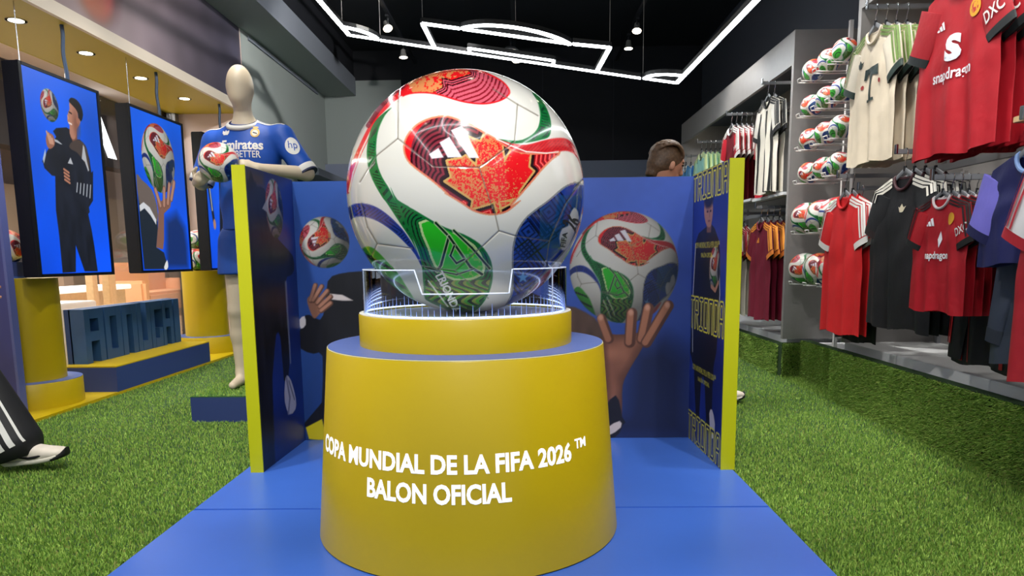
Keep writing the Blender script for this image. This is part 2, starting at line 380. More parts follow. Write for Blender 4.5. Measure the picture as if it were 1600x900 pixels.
def grid_print(name, w, h, nu, nv, fn, frame, material, parent, bg, aa=None):
    """flat print w x h metres: a fine grid coloured by fn(Art) in metres (u right, v up); frame(U, V) -> xyz arrays"""
    u = np.linspace(0, w, nu); v = np.linspace(0, h, nv)
    U, V = np.meshgrid(u, v); P = np.stack([U.ravel(), V.ravel()], 1)
    art = Art(P, bg, aa or 1.2 * w / nu); fn(art)
    X = frame(P[:, 0], P[:, 1])
    i = np.arange((nv - 1) * nu).reshape(nv - 1, nu)[:, :-1].ravel()
    F = np.stack([i, i + 1, i + nu + 1, i + nu], 1)
    me = big_mesh(name, X, F, smooth=False); vcol(me, art.finish())
    return link(name, me, material, parent)
ART = {
    'bk_ball1': [(0.146,1.003),(0.022,1.005),(0.27,1.002),(0.152,1.128),(0.14,0.878)],
    'bk_ball2': [(1.627,0.864),(1.359,0.867),(1.892,0.861),(1.624,1.131),(1.63,0.585)],
    'bk_body': [(-0.002,0.556),(0.021,0.63),(0.054,0.645),(0.105,0.619),(0.134,0.683),(0.153,0.811),(0.212,0.848),(0.334,0.86),(0.565,0.87),(0.946,0.834),(1.327,0.671),(1.438,0.638),(1.512,0.573),(1.538,0.476),(1.553,0.214),(1.548,-0.019),(0.074,-0.009),(0.094,0.196),(0.109,0.434),(0.064,0.447),(0.0,0.474)],
    'bk_brown': [(1.327,0.678),(1.438,0.644),(1.512,0.58),(1.538,0.46),(1.54,0.28),(1.391,0.282),(1.262,0.414),(1.199,0.608)],
    'bk_stripe': [(0.16,0.75),(0.224,0.743),(0.277,0.714),(0.222,0.714),(0.161,0.721)],
    'bk_cuffL': [(0.001,0.62),(0.028,0.639),(0.032,0.594),(0.005,0.575)],
    'bk_palmL': [(0.045,0.723),(0.079,0.742),(0.135,0.715),(0.14,0.683),(0.106,0.651),(0.079,0.626),(0.061,0.652)],
    'bk_fL0': [(0.064,0.716),(0.091,0.792)],
    'bk_fL1': [(0.077,0.716),(0.123,0.786)],
    'bk_fL2': [(0.096,0.703),(0.15,0.763)],
    'bk_fL3': [(0.108,0.684),(0.165,0.734)],
    'bk_fL4': [(0.114,0.664),(0.164,0.702)],
    'bk_hand2': [(0.246,0.53),(0.294,0.517),(0.294,0.504),(0.246,0.517)],
    'bk_tri': [(0.005,0.066),(0.09,0.109),(0.114,-0.009),(0.018,0.005)],
    'bk_palmR': [(1.531,0.579),(1.567,0.534),(1.663,0.533),(1.742,0.539),(1.721,0.458),(1.665,0.361),(1.627,0.273),(1.625,0.148),(1.613,0.064),(1.538,0.055),(1.533,0.28),(1.519,0.476)],
    'bk_fR0': [(1.518,0.612),(1.557,0.508)],
    'bk_fR1': [(1.668,0.636),(1.66,0.491)],
    'bk_fR2': [(1.75,0.66),(1.721,0.507)],
    'bk_fR3': [(1.848,0.672),(1.743,0.49)],
    'bk_shadow': [(1.664,0.459),(1.839,0.506),(1.962,0.407),(1.973,-0.022),(1.555,-0.019),(1.554,0.081),(1.625,0.148)],
    'bk_sleeveR': [(1.534,0.148),(1.592,0.221),(1.619,0.148),(1.626,0.054),(1.587,0.001),(1.535,0.001)],
    'bk_cuffR': [(1.554,0.055),(1.613,0.088),(1.62,0.054),(1.561,0.014)],
    'lw_body': [(0.014,1.214),(0.098,1.233),(0.195,1.231),(0.227,1.171),(0.271,1.048),(0.395,0.986),(0.507,0.936),(0.511,0.866),(0.444,0.842),(0.392,0.818),(0.385,0.615),(0.387,0.477),(0.362,0.376),(0.297,0.353),(0.283,0.558),(0.233,0.58),(0.177,0.44),(0.112,0.289),(0.068,0.136),(0.022,0.02),(-0.03,0.019)],
    'lw_brown': [(-0.0,1.306),(0.071,1.3),(0.184,1.29),(0.207,1.232),(0.058,1.218),(0.001,1.198)],
    'lw_ball': [(0.3,1.153),(0.199,1.154),(0.411,1.152),(0.311,1.284),(0.292,1.019)],
    'lw_shoe': [(0.333,0.373),(0.39,0.337),(0.44,0.239),(0.427,0.188),(0.342,0.18),(0.291,0.252),(0.304,0.335)],
    'lw_logo': [(0.154,1.143),(0.208,1.185),(0.208,1.131)],
    'rw_rows': [(-0.016,1.3),(-0.005,1.172),(0.523,1.32),(0.537,1.175),(-0.017,0.72),(-0.003,0.561),(0.524,0.719),(0.537,0.584),(-0.034,0.127),(-0.021,-0.01),(0.53,0.148),(0.544,0.001)],
    'rw_small': [(0.059,0.981),(0.061,0.951),(0.444,0.977),(0.446,0.951),(0.157,0.933),(0.159,0.913),(0.358,0.936),(0.36,0.913),(0.061,0.387),(0.064,0.355),(0.437,0.399),(0.44,0.367),(0.15,0.343),(0.331,0.348),(0.333,0.329)],
    'rw_face': [(0.196,1.157),(0.252,1.176),(0.321,1.155),(0.332,1.1),(0.304,1.047),(0.247,1.05),(0.202,1.092)],
    'rw_ball': [(0.381,0.866),(0.299,0.865),(0.459,0.867),(0.373,0.952),(0.392,0.757)],
    'rw_body': [(0.059,0.981),(0.178,1.036),(0.32,1.054),(0.405,1.005),(0.452,0.943),(0.471,0.746),(0.453,0.621),(0.444,0.495),(0.408,0.426),(0.401,0.263),(0.393,0.113),(0.323,0.129),(0.274,0.338),(0.214,0.328),(0.199,0.152),(0.137,0.138),(0.082,0.376),(0.009,0.437),(0.03,0.722)],
    'rw_hand': [(0.362,0.205),(0.404,0.231),(0.453,0.177),(0.438,0.108),(0.393,0.113)],
    's1_ball': [(0.232,1.054),(0.148,1.057),(0.321,1.054),(0.219,1.151),(0.243,0.952)],
    's1_hair': [(0.437,1.129),(0.467,1.15),(0.521,1.147),(0.565,1.115),(0.577,1.059),(0.549,1.012),(0.53,1.025),(0.52,1.031),(0.521,1.056),(0.498,1.085),(0.441,1.114)],
    's1_face': [(0.438,1.118),(0.494,1.107),(0.518,1.072),(0.52,1.031),(0.543,1.019),(0.523,0.982),(0.491,0.952),(0.476,0.899),(0.438,0.877),(0.41,0.913),(0.418,0.963),(0.399,0.989),(0.407,1.022),(0.419,1.053),(0.435,1.072)],
    's1_torso': [(0.241,0.897),(0.276,0.922),(0.382,0.945),(0.414,0.938),(0.431,0.876),(0.487,0.885),(0.516,0.889),(0.574,0.856),(0.605,0.775),(0.612,0.682),(0.634,0.698),(0.62,0.605),(0.602,0.493),(0.548,0.444),(0.551,0.412),(0.533,0.397),(0.555,0.289),(0.569,0.178),(0.582,0.006),(0.432,0.009),(0.362,0.184),(0.336,0.006),(0.198,0.004),(0.201,0.241),(0.193,0.403),(0.219,0.616),(0.187,0.616),(0.122,0.654),(0.11,0.702),(0.105,0.686),(0.165,0.764),(0.238,0.837),(0.267,0.866)],
    's1_brown': [(0.391,0.829),(0.437,0.868),(0.515,0.885),(0.574,0.856),(0.594,0.8),(0.593,0.697),(0.53,0.757),(0.467,0.799),(0.414,0.808)],
    's1_neck': [(0.414,0.938),(0.491,0.952),(0.487,0.885),(0.436,0.864),(0.416,0.89)],
    's1_hand': [(0.166,0.849),(0.19,0.884),(0.207,0.879),(0.237,0.872),(0.25,0.839),(0.239,0.806),(0.192,0.779),(0.165,0.802)],
    's1_hand2': [(0.295,0.675),(0.338,0.685),(0.383,0.66),(0.373,0.624),(0.347,0.582),(0.31,0.591),(0.309,0.634)],
    's1_str1': [(0.246,0.85),(0.277,0.847),(0.325,0.827),(0.299,0.827),(0.25,0.835)],
    's1_str2': [(0.115,0.71),(0.149,0.777),(0.149,0.738),(0.122,0.68)],
    's1_str3': [(0.517,0.764),(0.55,0.747),(0.577,0.686),(0.588,0.696),(0.573,0.754),(0.558,0.845),(0.546,0.86)],
    's1_str4': [(0.445,0.596),(0.463,0.572),(0.52,0.555),(0.569,0.577),(0.626,0.596),(0.604,0.503),(0.511,0.495),(0.472,0.537),(0.428,0.537)],
    's1_logo': [(0.36,0.714),(0.395,0.756),(0.416,0.713)],
    's2_ball': [(0.378,0.91),(0.12,0.922),(0.661,0.879),(0.315,1.172),(0.411,0.632)],
    's2_palm': [(0.281,0.653),(0.313,0.541),(0.42,0.583),(0.565,0.611),(0.633,0.704),(0.599,0.718),(0.515,0.522),(0.401,0.464),(0.366,0.244),(0.337,0.167),(0.23,0.183),(0.281,0.341),(0.309,0.475)],
    's2_f0': [(0.29,0.646),(0.35,0.527)],
    's2_f1': [(0.434,0.668),(0.412,0.532)],
    's2_f2': [(0.527,0.71),(0.478,0.553)],
    's2_f3': [(0.613,0.736),(0.544,0.593)],
    's2_sleeve': [(0.016,0.737),(0.084,0.698),(0.23,0.632),(0.291,0.507),(0.285,0.407),(0.278,0.324),(0.23,0.183),(0.35,0.142),(0.398,0.005),(0.022,0.011),(0.011,0.33)],
    's2_brown': [(0.016,0.737),(0.086,0.706),(0.231,0.641),(0.293,0.523),(0.282,0.391),(0.129,0.496),(0.026,0.52)],
    's2_white': [(0.024,0.504),(0.089,0.533),(0.177,0.499),(0.265,0.406),(0.258,0.365),(0.182,0.435),(0.097,0.486),(0.028,0.457)],
    's2_shadow': [(0.428,0.415),(0.616,0.477),(0.747,0.36),(0.777,0.181),(0.767,-0.001),(0.38,0.006),(0.385,0.142)],
    's2_str': [(0.331,0.023),(0.392,0.082),(0.4,0.022),(0.355,-0.002)],
}
# ------------------------------------------------------------------ smooth bodies: blended tapered capsules -> one continuous surface
class SDF:
    def __init__(s, lo, hi, res):
        s.lo = np.array(lo, float); s.res = res
        s.n = np.ceil((np.array(hi, float) - s.lo) / res).astype(int) + 1
        s.D = np.full(s.n, 0.5, np.float32)
        s.ax = [s.lo[i] + np.arange(s.n[i]) * res for i in range(3)]
    def _sub(s, lo, hi):
        a = np.maximum(np.floor((np.array(lo) - s.lo) / s.res).astype(int), 0)
        b = np.minimum(np.ceil((np.array(hi) - s.lo) / s.res).astype(int) + 1, s.n)
        sl = tuple(slice(a[i], b[i]) for i in range(3))
        X, Y, Z = np.meshgrid(*(s.ax[i][sl[i]] for i in range(3)), indexing='ij')
        return sl, X, Y, Z
    def _blend(s, sl, d, k):
        A = s.D[sl]
        if k <= 0: s.D[sl] = np.minimum(A, d); return
        h = np.clip(0.5 + 0.5 * (A - d) / k, 0, 1)
        s.D[sl] = A * (1 - h) + d * h - k * h * (1 - h)
    def cap(s, a, b, ra, rb=None, k=0.03, sq=(1, 1, 1)):
        """tapered capsule from a to b; sq squeezes the section along the axes"""
        rb = ra if rb is None else rb
        a = np.array(a, float); b = np.array(b, float); q = np.array(sq, float); m = max(ra, rb) * max(q) + k * 1.5 + s.res * 2
        sl, X, Y, Z = s._sub(np.minimum(a, b) - m, np.maximum(a, b) + m)
        if X.size == 0: return s
        d = (b - a) / q; L = max(d @ d, 1e-9)
        px, py, pz = (X - a[0]) / q[0], (Y - a[1]) / q[1], (Z - a[2]) / q[2]
        t = np.clip((px * d[0] + py * d[1] + pz * d[2]) / L, 0, 1)
        r = ra + (rb - ra) * t
        s._blend(sl, ((np.sqrt((px - t * d[0]) ** 2 + (py - t * d[1]) ** 2 + (pz - t * d[2]) ** 2) - r) * min(q)).astype(np.float32), k)
        return s
    def ell(s, c, r, k=0.03, rot=None):
        c = np.array(c, float); r = np.array(r, float); m = max(r) + k * 1.5 + s.res * 2
        sl, X, Y, Z = s._sub(c - m, c + m)
        if X.size == 0: return s
        P = np.stack([X - c[0], Y - c[1], Z - c[2]], -1)
        if rot is not None: P = P @ np.array(rot.to_3x3() if hasattr(rot, 'to_3x3') else rot)
        e = np.linalg.norm(P / r, axis=-1)
        g = np.linalg.norm(P / (r * r), axis=-1) + 1e-9
        s._blend(sl, (e * (e - 1) / g).astype(np.float32), k); return s
    def cut(s, p, n):
        """keep the side the normal points away from"""
        n = np.array(n, float); n /= np.linalg.norm(n); p = np.array(p, float)
        X, Y, Z = np.meshgrid(*s.ax, indexing='ij')
        s.D = np.maximum(s.D, ((X - p[0]) * n[0] + (Y - p[1]) * n[1] + (Z - p[2]) * n[2]).astype(np.float32)); return s
    def mesh(s, name, flat=False):
        """surface nets"""
        D = s.D.copy()
        for ax in range(3):
            for e in (0, -1):
                ix = [slice(None)] * 3; ix[ax] = e; D[tuple(ix)] = 0.5
        neg = D < 0
        c = np.zeros(np.array(D.shape) - 1, np.int8)
        for dx in (0, 1):
            for dy in (0, 1):
                for dz in (0, 1):
                    c += neg[dx:D.shape[0] - 1 + dx, dy:D.shape[1] - 1 + dy, dz:D.shape[2] - 1 + dz]
        cells = np.argwhere((c > 0) & (c < 8))
        idx = np.full(c.shape, -1, np.int64); idx[tuple(cells.T)] = np.arange(len(cells))
        acc = np.zeros((len(cells), 3)); cnt = np.zeros(len(cells))
        corners = [np.array([x, y, z]) for x in (0, 1) for y in (0, 1) for z in (0, 1)]
        for i, a in enumerate(corners):
            for b in corners[i + 1:]:
                if abs(a - b).sum() != 1: continue
                va = D[tuple((cells + a).T)]; vb = D[tuple((cells + b).T)]
                m = (va < 0) != (vb < 0)
                t = va[m] / (va[m] - vb[m])
                acc[m] += a + (b - a) * t[:, None]; cnt[m] += 1
        V = s.lo + (cells + acc / cnt[:, None]) * s.res
        F = []
        for ax in range(3):
            o1 = np.zeros(3, int); o2 = np.zeros(3, int); o1[(ax + 1) % 3] = 1; o2[(ax + 2) % 3] = 1
            sl0 = [slice(1, -1)] * 3; sl0[ax] = slice(0, -1); sl1 = [slice(1, -1)] * 3; sl1[ax] = slice(1, None)
            a = neg[tuple(sl0)]; b = neg[tuple(sl1)]
            for cond, flip in ((a & ~b, False), (~a & b, True)):
                e = np.argwhere(cond)
                if not len(e): continue
                off = np.array([1, 1, 1]); off[ax] = 0; e = e + off
                q = [idx[tuple((e - o1 - o2).T)], idx[tuple((e - o2).T)], idx[tuple(e.T)], idx[tuple((e - o1).T)]]
                F.append(np.stack(q[::-1] if flip else q, 1))
        return big_mesh(name, V, np.concatenate(F), smooth=not flat)

# ------------------------------------------------------------------ the ball's print, drawn on a round chart (unit disc, u right, v up)
def _A(*p): return [((520 + x / 3.8095 - 728) / 186.0, (299 - (90 + y / 3.8095)) / 191.0) for x, y in p]
def _B(*p): return [((520 + x / 3.214 - 728) / 186.0, (299 - (280 + y / 3.214)) / 191.0) for x, y in p]
RED, DRED, MAUVE, GOLD = (224, 22, 30), (120, 10, 24), (132, 40, 56), (204, 160, 92)
GRN, DGRN, BGRN, BLU, DBLU = (14, 112, 52), (4, 44, 30), (40, 190, 40), (22, 58, 150), (8, 24, 78)
LEAF = _A((905, 432), (985, 470), (1008, 495), (1020, 600), (1062, 525), (1120, 550), (1175, 550), (1165, 630), (1195, 655), (1103, 780), (1110, 810), (985, 838), (988, 880)) + \
    _B((905, 95), (835, 95), (838, 152), (822, 152), (808, 98), (690, 132), (697, 100)) + \
    _A((830, 825), (665, 712), (705, 690), (680, 592), (770, 575), (792, 562), (852, 622), (862, 560), (808, 452), (880, 482))
RMAIN = _A((430, 530), (440, 470), (480, 410), (540, 365), (620, 338), (690, 335), (760, 355), (830, 385), (900, 425), (970, 465), (1080, 532), (1200, 550), (1350, 543), (1300, 590), (1250, 640), (1190, 710), (1120, 790), (1060, 860)) + \
    _B((940, 90), (880, 140), (830, 158), (770, 160), (700, 140), (640, 100), (560, 50)) + _A((680, 790), (590, 710), (500, 640), (450, 590))
RTAIL = _A((975, 466), (1060, 490), (1150, 500), (1250, 475), (1330, 460), (1390, 465), (1430, 500), (1455, 560), (1480, 640), (1500, 720), (1470, 610), (1440, 560), (1395, 537), (1340, 541), (1270, 549), (1160, 547), (1080, 532))
RTOP = _A((80, 760), (90, 690), (130, 590), (190, 470), (260, 350), (340, 240), (430, 160), (520, 100), (640, 66), (760, 60), (860, 70), (950, 100), (1020, 140), (1055, 185), (1050, 215), (1010, 245), (940, 265), (870, 268), (790, 258), (720, 240), (660, 222), (590, 208), (500, 208), (430, 228), (370, 275), (300, 360), (240, 450), (180, 560), (130, 680), (100, 780))
MAPLE2 = _A((470, 150), (500, 210), (590, 205), (665, 170), (660, 115), (720, 130), (830, 95), (815, 75), (640, 60), (520, 95))
GLEFT = _A((372, 285), (300, 335), (250, 400), (220, 500), (215, 600), (240, 700), (290, 800)) + _B((270, 100), (330, 200), (385, 290), (420, 365), (440, 360), (420, 260), (400, 140), (320, 80)) + _A((350, 770), (300, 690), (272, 600), (272, 500), (290, 410), (330, 330))
GLOBE = _B((290, 20), (325, 85), (400, 130), (480, 180), (560, 225), (650, 260), (730, 310), (780, 380), (795, 450), (790, 520), (765, 590), (720, 650), (670, 678), (600, 672), (520, 640), (460, 610), (440, 585), (436, 500), (430, 400), (400, 300), (345, 180))
GRIGHT = _A((1185, 200), (1215, 215), (1260, 270), (1290, 340), (1297, 400), (1285, 452), (1240, 470), (1150, 488), (1060, 490), (985, 466), (1100, 476), (1170, 450), (1210, 415), (1228, 370), (1230, 310), (1215, 250))
BLUE = _B((1262, 20), (1235, 0), (1200, 3), (1150, 30), (1080, 90), (1010, 140), (960, 185), (920, 250), (900, 330), (896, 420), (898, 500), (890, 580), (850, 662), (905, 640), (970, 575), (1040, 500), (1110, 420), (1170, 350), (1225, 260), (1255, 170), (1268, 90))
BLUEL = _B((60, 140), (100, 103), (160, 99), (220, 120), (280, 165), (340, 230), (385, 300), (425, 380), (438, 440), (400, 362), (350, 300), (290, 240), (220, 190), (150, 166), (100, 170), (66, 200))
GLOW = _B((130, 350), (150, 320), (180, 321), (215, 348), (260, 400), (310, 460), (350, 530), (390, 605), (420, 680), (330, 620), (240, 540), (180, 450))
RLOW = _B((925, 648), (1010, 545), (1060, 480), (1110, 435), (1060, 520), (985, 612), (940, 648))
BADGE = _B((1140, 285), (1155, 235), (1185, 222), (1193, 165), (1215, 128), (1235, 150), (1240, 205), (1215, 262), (1185, 332), (1155, 348))
STAR = []
for _k in range(10):
    _r = (34, 14)[_k % 2]; _q = PI / 2 + _k * PI / 5
    STAR += _B((952 + _r * math.cos(_q), 490 - _r * math.sin(_q)))
LOGO = [_A((576, 553), (633, 517), (662, 572), (592, 580)), _A((640, 485), (698, 453), (770, 570), (686, 573)), _A((708, 415), (772, 390), (870, 576), (812, 576))]
SEAMS = [_A((430, 100), (408, 250), (397, 462), (600, 625), (870, 632), (1030, 520), (1082, 480), (1100, 265), (960, 180)), _A((397, 462), (270, 560), (165, 715)),
         _A((870, 632), (945, 876)) + _B((800, 110), (830, 245), (915, 272), (1090, 300), (1170, 110), (1245, 5)), _B((830, 245), (760, 310), (600, 450), (430, 425)),
         _B((140, 100), (165, 220), (210, 305), (385, 330)), _B((210, 305), (175, 372)), _A((1100, 265), (1220, 330)), _A((1440, 760), (1497, 700)),
         _B((1090, 300), (1070, 440)), _B((600, 450), (770, 600))]

def ball_art(P, detail=True, aa=0.008, shade=None):
    a = Art(P, (222, 220, 212), aa)
    line = lambda d, per, wd, off=0.0: np.mod(d + off, per) < wd
    def region(poly, base, smooth=3, edge=GOLD):
        if smooth: poly = smooth_poly(poly, smooth)
        idx, d = a.poly(poly, base)
        return idx, d
    def over(idx, mask, col, op=1.0):
        ii = idx[mask]
        a.C[ii] = a.C[ii] * (1 - op) + np.array(col) * op
    # red top with maple edge
    i, d = region(RTOP, RED)
    if detail and len(i):
        p = P[i]; ins = d < -0.012
        dl = poly_sdf(p, MAPLE2)
        zone = ins & (p[:, 0] > -0.3) & (p[:, 1] > 0.55) & (dl > 0)
        mid = zone & (np.linalg.norm((p - np.array([0.16, 0.86])) / np.array([0.40, 0.22]), axis=1) < 1)
        over(i, mid, (196, 86, 104)); over(i, mid & line(dl, 0.034, 0.013), DRED, 0.85)
        over(i, zone & (dl < 0.05) & line(dl, 0.02, 0.008), (40, 6, 14))
        n = vnoise(p, 60, 3) * 0.6 + vnoise(p, 130, 5) * 0.4
        over(i, ins & (dl < 0.004) & (n + 0.25 * np.exp(-((p[:, 0] + 0.38) / 0.22) ** 2) > 0.62), GOLD, 0.8)
    a.line(_A((100, 770), (130, 660), (180, 540), (240, 430), (300, 340), (380, 262), (430, 225)), 0.012, (240, 225, 215))
    a.line(_A((230, 390), (300, 290), (380, 205), (440, 165)), 0.035, (130, 20, 40), 0.8)
    # greens on the left and right
    for poly, k in ((GLEFT, 0), (GRIGHT, 1)):
        i, d = region(poly, GRN)
        if detail and len(i):
            p = P[i]; q = np.abs(np.mod(p[:, 1] * 4.2 + 0.2, 1.0) - 0.5) * 0.24 + p[:, 0] * 0.45 + p[:, 1] * 0.6
            over(i, (d < -0.015) & line(q, 0.036, 0.015), DGRN, 0.75)
    a.line(_B((275, 0), (320, 95), (375, 220), (420, 360), (432, 430)), 0.010, (236, 232, 222))
    # red main panel: speckled leaf in an echo of dark lines
    i, d = region(RMAIN, RED)
    if len(i):
        p = P[i]; dl = poly_sdf(p, LEAF); ins = d < -0.012
        cres = np.linalg.norm((p - np.array([-0.13, 0.30])) / np.array([0.33, 0.36]), axis=1) < 1
        mz = ins & cres & (dl > 0) & (p[:, 0] < 0.30)
        over(i, mz, MAUVE)
        if detail:
            over(i, mz & line(dl, 0.036, 0.017, 0.006), (46, 6, 18), 0.9)
            oz = ins & (dl > 0) & ~cres & ((dl < 0.13) | (p[:, 0] > 0.45))
            over(i, oz & line(dl, 0.036, 0.016, 0.006), DRED, 0.9)
            over(i, oz & line(dl, 0.036, 0.005, 0.02), (250, 150, 140), 0.8)
            over(i, ins & (dl > 0.012) & (dl < 0.036), (30, 4, 12))
        over(i, (dl <= 0.012) & (dl > -0.004) & ins, GOLD)
        n = vnoise(p, 70, 1) * 0.5 + vnoise(p, 150, 2) * 0.5
        g = np.exp(-((np.linalg.norm(p - np.array([0.50, 0.20]), axis=1)) / 0.22) ** 2)
        over(i, (dl <= -0.004) & ins & (n > 0.50 + 0.35 * g), GOLD, 0.75)
        over(i, (d > -0.010) & (d < 0.006), (214, 150, 110), 0.8)
    i, d = region(RTAIL, (206, 30, 38))
    if detail and len(i): over(i, (d < -0.012) & line(P[i][:, 0] - P[i][:, 1], 0.03, 0.008), (150, 14, 24), 0.7)
    a.line(_A((975, 466), (1060, 505), (1150, 540), (1270, 549), (1340, 541)), 0.010, (238, 232, 222))
    # blue panel
    i, d = region(BLUE, BLU)
    if detail and len(i):
        p = P[i]
        for cx_, cy_, w_ in (((1085, 150), (1), 0.2), ((980, 250), (1), 0.2), ((960, 440), (1), 0.2)):
            c = np.array(_B(cx_)[0]); q = np.maximum(np.abs((p - c) @ np.array([0.8, 0.6])), np.abs((p - c) @ np.array([-0.6, 0.8])))
            m = (q < 0.17) & (d < -0.01)
            over(i, m & line(q, 0.034, 0.014), DBLU); over(i, (q >= 0.17) & (q < 0.185) & (d < -0.01), (6, 14, 48))
        tz = (p[:, 0] > 0.62) & (p[:, 1] < 0.0) & (p[:, 1] > -0.45) & (d < -0.02)
        over(i, tz, (20, 84, 118), 0.55)
        over(i, (d > -0.012) & (d < 0.004), (150, 150, 140), 0.8)
    a.poly(STAR, (110, 176, 230)); a.poly(BADGE, (206, 206, 210), smooth=2)
    i, d = region(BLUEL, (28, 54, 150))
    if detail and len(i): over(i, (d < -0.012) & line(P[i][:, 0] * 0.7 + np.abs(np.mod(P[i][:, 1] * 5, 1) - 0.5) * 0.2, 0.03, 0.012), DBLU, 0.8)
    # green lobe with strokes
    i, d = region(GLOBE, GRN)
    if len(i):
        p = P[i]; ins = d < -0.02
        core = poly_sdf(p, smooth_poly(_B((430, 200), (520, 195), (600, 250), (700, 320), (745, 400), (740, 470), (640, 500), (560, 480), (500, 420), (470, 330)), 2))
        over(i, ins & (core < 0), BGRN)
        if detail:
            over(i, ins & (core > 0) & line(core, 0.032, 0.013), DGRN)
            over(i, ins & (np.abs(core) < 0.010), (190, 220, 150))
            low = ins & (p[:, 1] < -0.83 + 0.1)
            low = ins & (p[:, 1] < _B((0, 500))[0][1])
            over(i, low, (64, 150, 44)); q = p[:, 0] * 0.5 + p[:, 1] * 0.25 + 0.03 * np.sin(p[:, 1] * 40)
            over(i, low & line(q, 0.05, 0.02), DGRN); over(i, low & line(q, 0.05, 0.014, 0.03), (150, 140, 60), 0.7)
            n = vnoise(p, 50, 9)
            over(i, ins & (core < 0) & (n > 0.6) & (p[:, 0] > 0), (170, 196, 90), 0.6)
    for s_, w_ in ((_B((510, 200), (575, 270), (530, 420), (510, 450)), 0.02), (_B((575, 270), (680, 430), (740, 470)), 0.02), (_B((600, 240), (690, 330), (780, 440)), 0.018),
                   (_B((600, 320), (580, 370), (610, 410), (650, 390)), 0.016), (_B((450, 430), (520, 450), (610, 470), (700, 440)), 0.012)):
        a.line(s_, w_ * 1.7, (206, 214, 170)); a.line(s_, w_, DGRN)
    for k in range(3):
        a.line(_B((462 + 20 * k, 500 - 10 * k), (560 + 20 * k, 640 - 10 * k)), 0.012, (232, 232, 226) if k != 1 else (40, 60, 50))
    i, d = region(GLOW, (60, 170, 50))
    if detail and len(i):
        q = P[i][:, 0] * 0.4 + P[i][:, 1] * 0.7
        over(i, (d < -0.01) & line(q, 0.07, 0.02), DGRN); over(i, (d < -0.01) & (P[i][:, 0] < -0.88), (84, 116, 40))
    region(RLOW, (190, 70, 70))
    for b in LOGO: a.poly(b, (226, 222, 232))
    for s_ in SEAMS:
        a.line(s_, 0.009, (120, 112, 100), 0.8)
    if shade is not None: a.mul(shade)
    return a

def chart(N, dist):
    """unit directions (x right, y toward the viewer's far side, z up; front is -y) -> chart; beyond the rim the print turns back"""
    th = np.arccos(np.clip(-N[:, 1], -1, 1)); ts = math.acos(1.0 / dist)
    tf = np.where(th > ts, ts - (th - ts) * ts / (PI - ts), th)
    rho = np.sin(tf) / (dist - np.cos(tf)) * math.sqrt(dist * dist - 1)
    az = np.arctan2(N[:, 2], N[:, 0])
    return np.stack([rho * np.cos(az), rho * np.sin(az)], 1)

def seam_depth(P, w):
    d = np.full(len(P), 1e9)
    for s_ in SEAMS:
        for k in range(len(s_) - 1): d = np.minimum(d, seg_dist(P, s_[k], s_[k + 1]))
    return np.exp(-(d / w) ** 2)

def quad_sphere(nf, ns):
    """sphere of six patches, the front one (-y) finer; unit verts and quads"""
    Vs, Fs, b = [], [], 0
    axes = [((1, 0, 0), (0, 0, 1), (0, -1, 0), nf), ((-1, 0, 0), (0, 0, 1), (0, 1, 0), ns // 2), ((0, 1, 0), (0, 0, 1), (1, 0, 0), ns), ((0, -1, 0), (0, 0, 1), (-1, 0, 0), ns),
            ((1, 0, 0), (0, 1, 0), (0, 0, 1), ns), ((1, 0, 0), (0, -1, 0), (0, 0, -1), ns)]
    for u, v, w, n in axes:
        t = np.tan(np.linspace(-PI / 4, PI / 4, n + 1)); A, B = np.meshgrid(t, t)
        X = A.ravel()[:, None] * np.array(u, float) + B.ravel()[:, None] * np.array(v, float) + np.array(w, float)
        Vs.append(X / np.linalg.norm(X, axis=1)[:, None])
        i = np.arange(n * (n + 1)).reshape(n, n + 1)[:, :-1].ravel()
        Fs.append(np.stack([i, i + 1, i + n + 2, i + n + 1], 1) + b); b += len(X)
    return np.concatenate(Vs), np.concatenate(Fs)

M_BALL = paint_mat('ball_print', 0.16, coat=0.5)
M_BALLS = paint_mat('small_ball_print', 0.35)
def ball_mesh(name, r, nf, ns, dist, aa, detail=True, groove=0.004):
    N, F = quad_sphere(nf, ns)
    ch = chart(N, dist)
    a = ball_art(ch, detail, aa)
    g = seam_depth(ch, 0.007) * groove
    me = big_mesh(name, N * (r * (1 - g))[:, None], F); vcol(me, a.finish())
    return me

def poster_ball(art, c, rx, ry, rot=0.0, flip=False, light=(-0.4, 0.5), dark=0.55, shift=0.0):
    """the ball as it appears in a printed photograph"""
    q = (art.P - np.array(c)) / np.array([rx, ry]); rho = np.linalg.norm(q, axis=1)
    idx = np.where(rho < 1.03)[0]
    if not len(idx): return
    p = q[idx]
    if rot: p = np.stack([p[:, 0] * math.cos(rot) + p[:, 1] * math.sin(rot), -p[:, 0] * math.sin(rot) + p[:, 1] * math.cos(rot)], 1)
    if flip: p = p * np.array([-1, 1])
    if shift: p = np.stack([p[:, 0], p[:, 1] - shift * np.clip(1 - rho[idx] ** 2, 0, 1)], 1)
    z = np.sqrt(np.clip(1 - rho[idx] ** 2, 0, 1)); L = np.array([light[0], light[1], 0.75]); L /= np.linalg.norm(L)
    sh = dark + (1 - dark) * np.clip(q[idx][:, 0] * L[0] + q[idx][:, 1] * L[1] + z * L[2], 0, 1)
    b = ball_art(p, True, max(art.aa / rx, 0.01))
    al = np.clip((1 - rho[idx]) / (art.aa / rx) + 0.5, 0, 1)
    art.C[idx] = art.C[idx] * (1 - al[:, None]) + b.C * sh[:, None] * 0.88 * al[:, None]
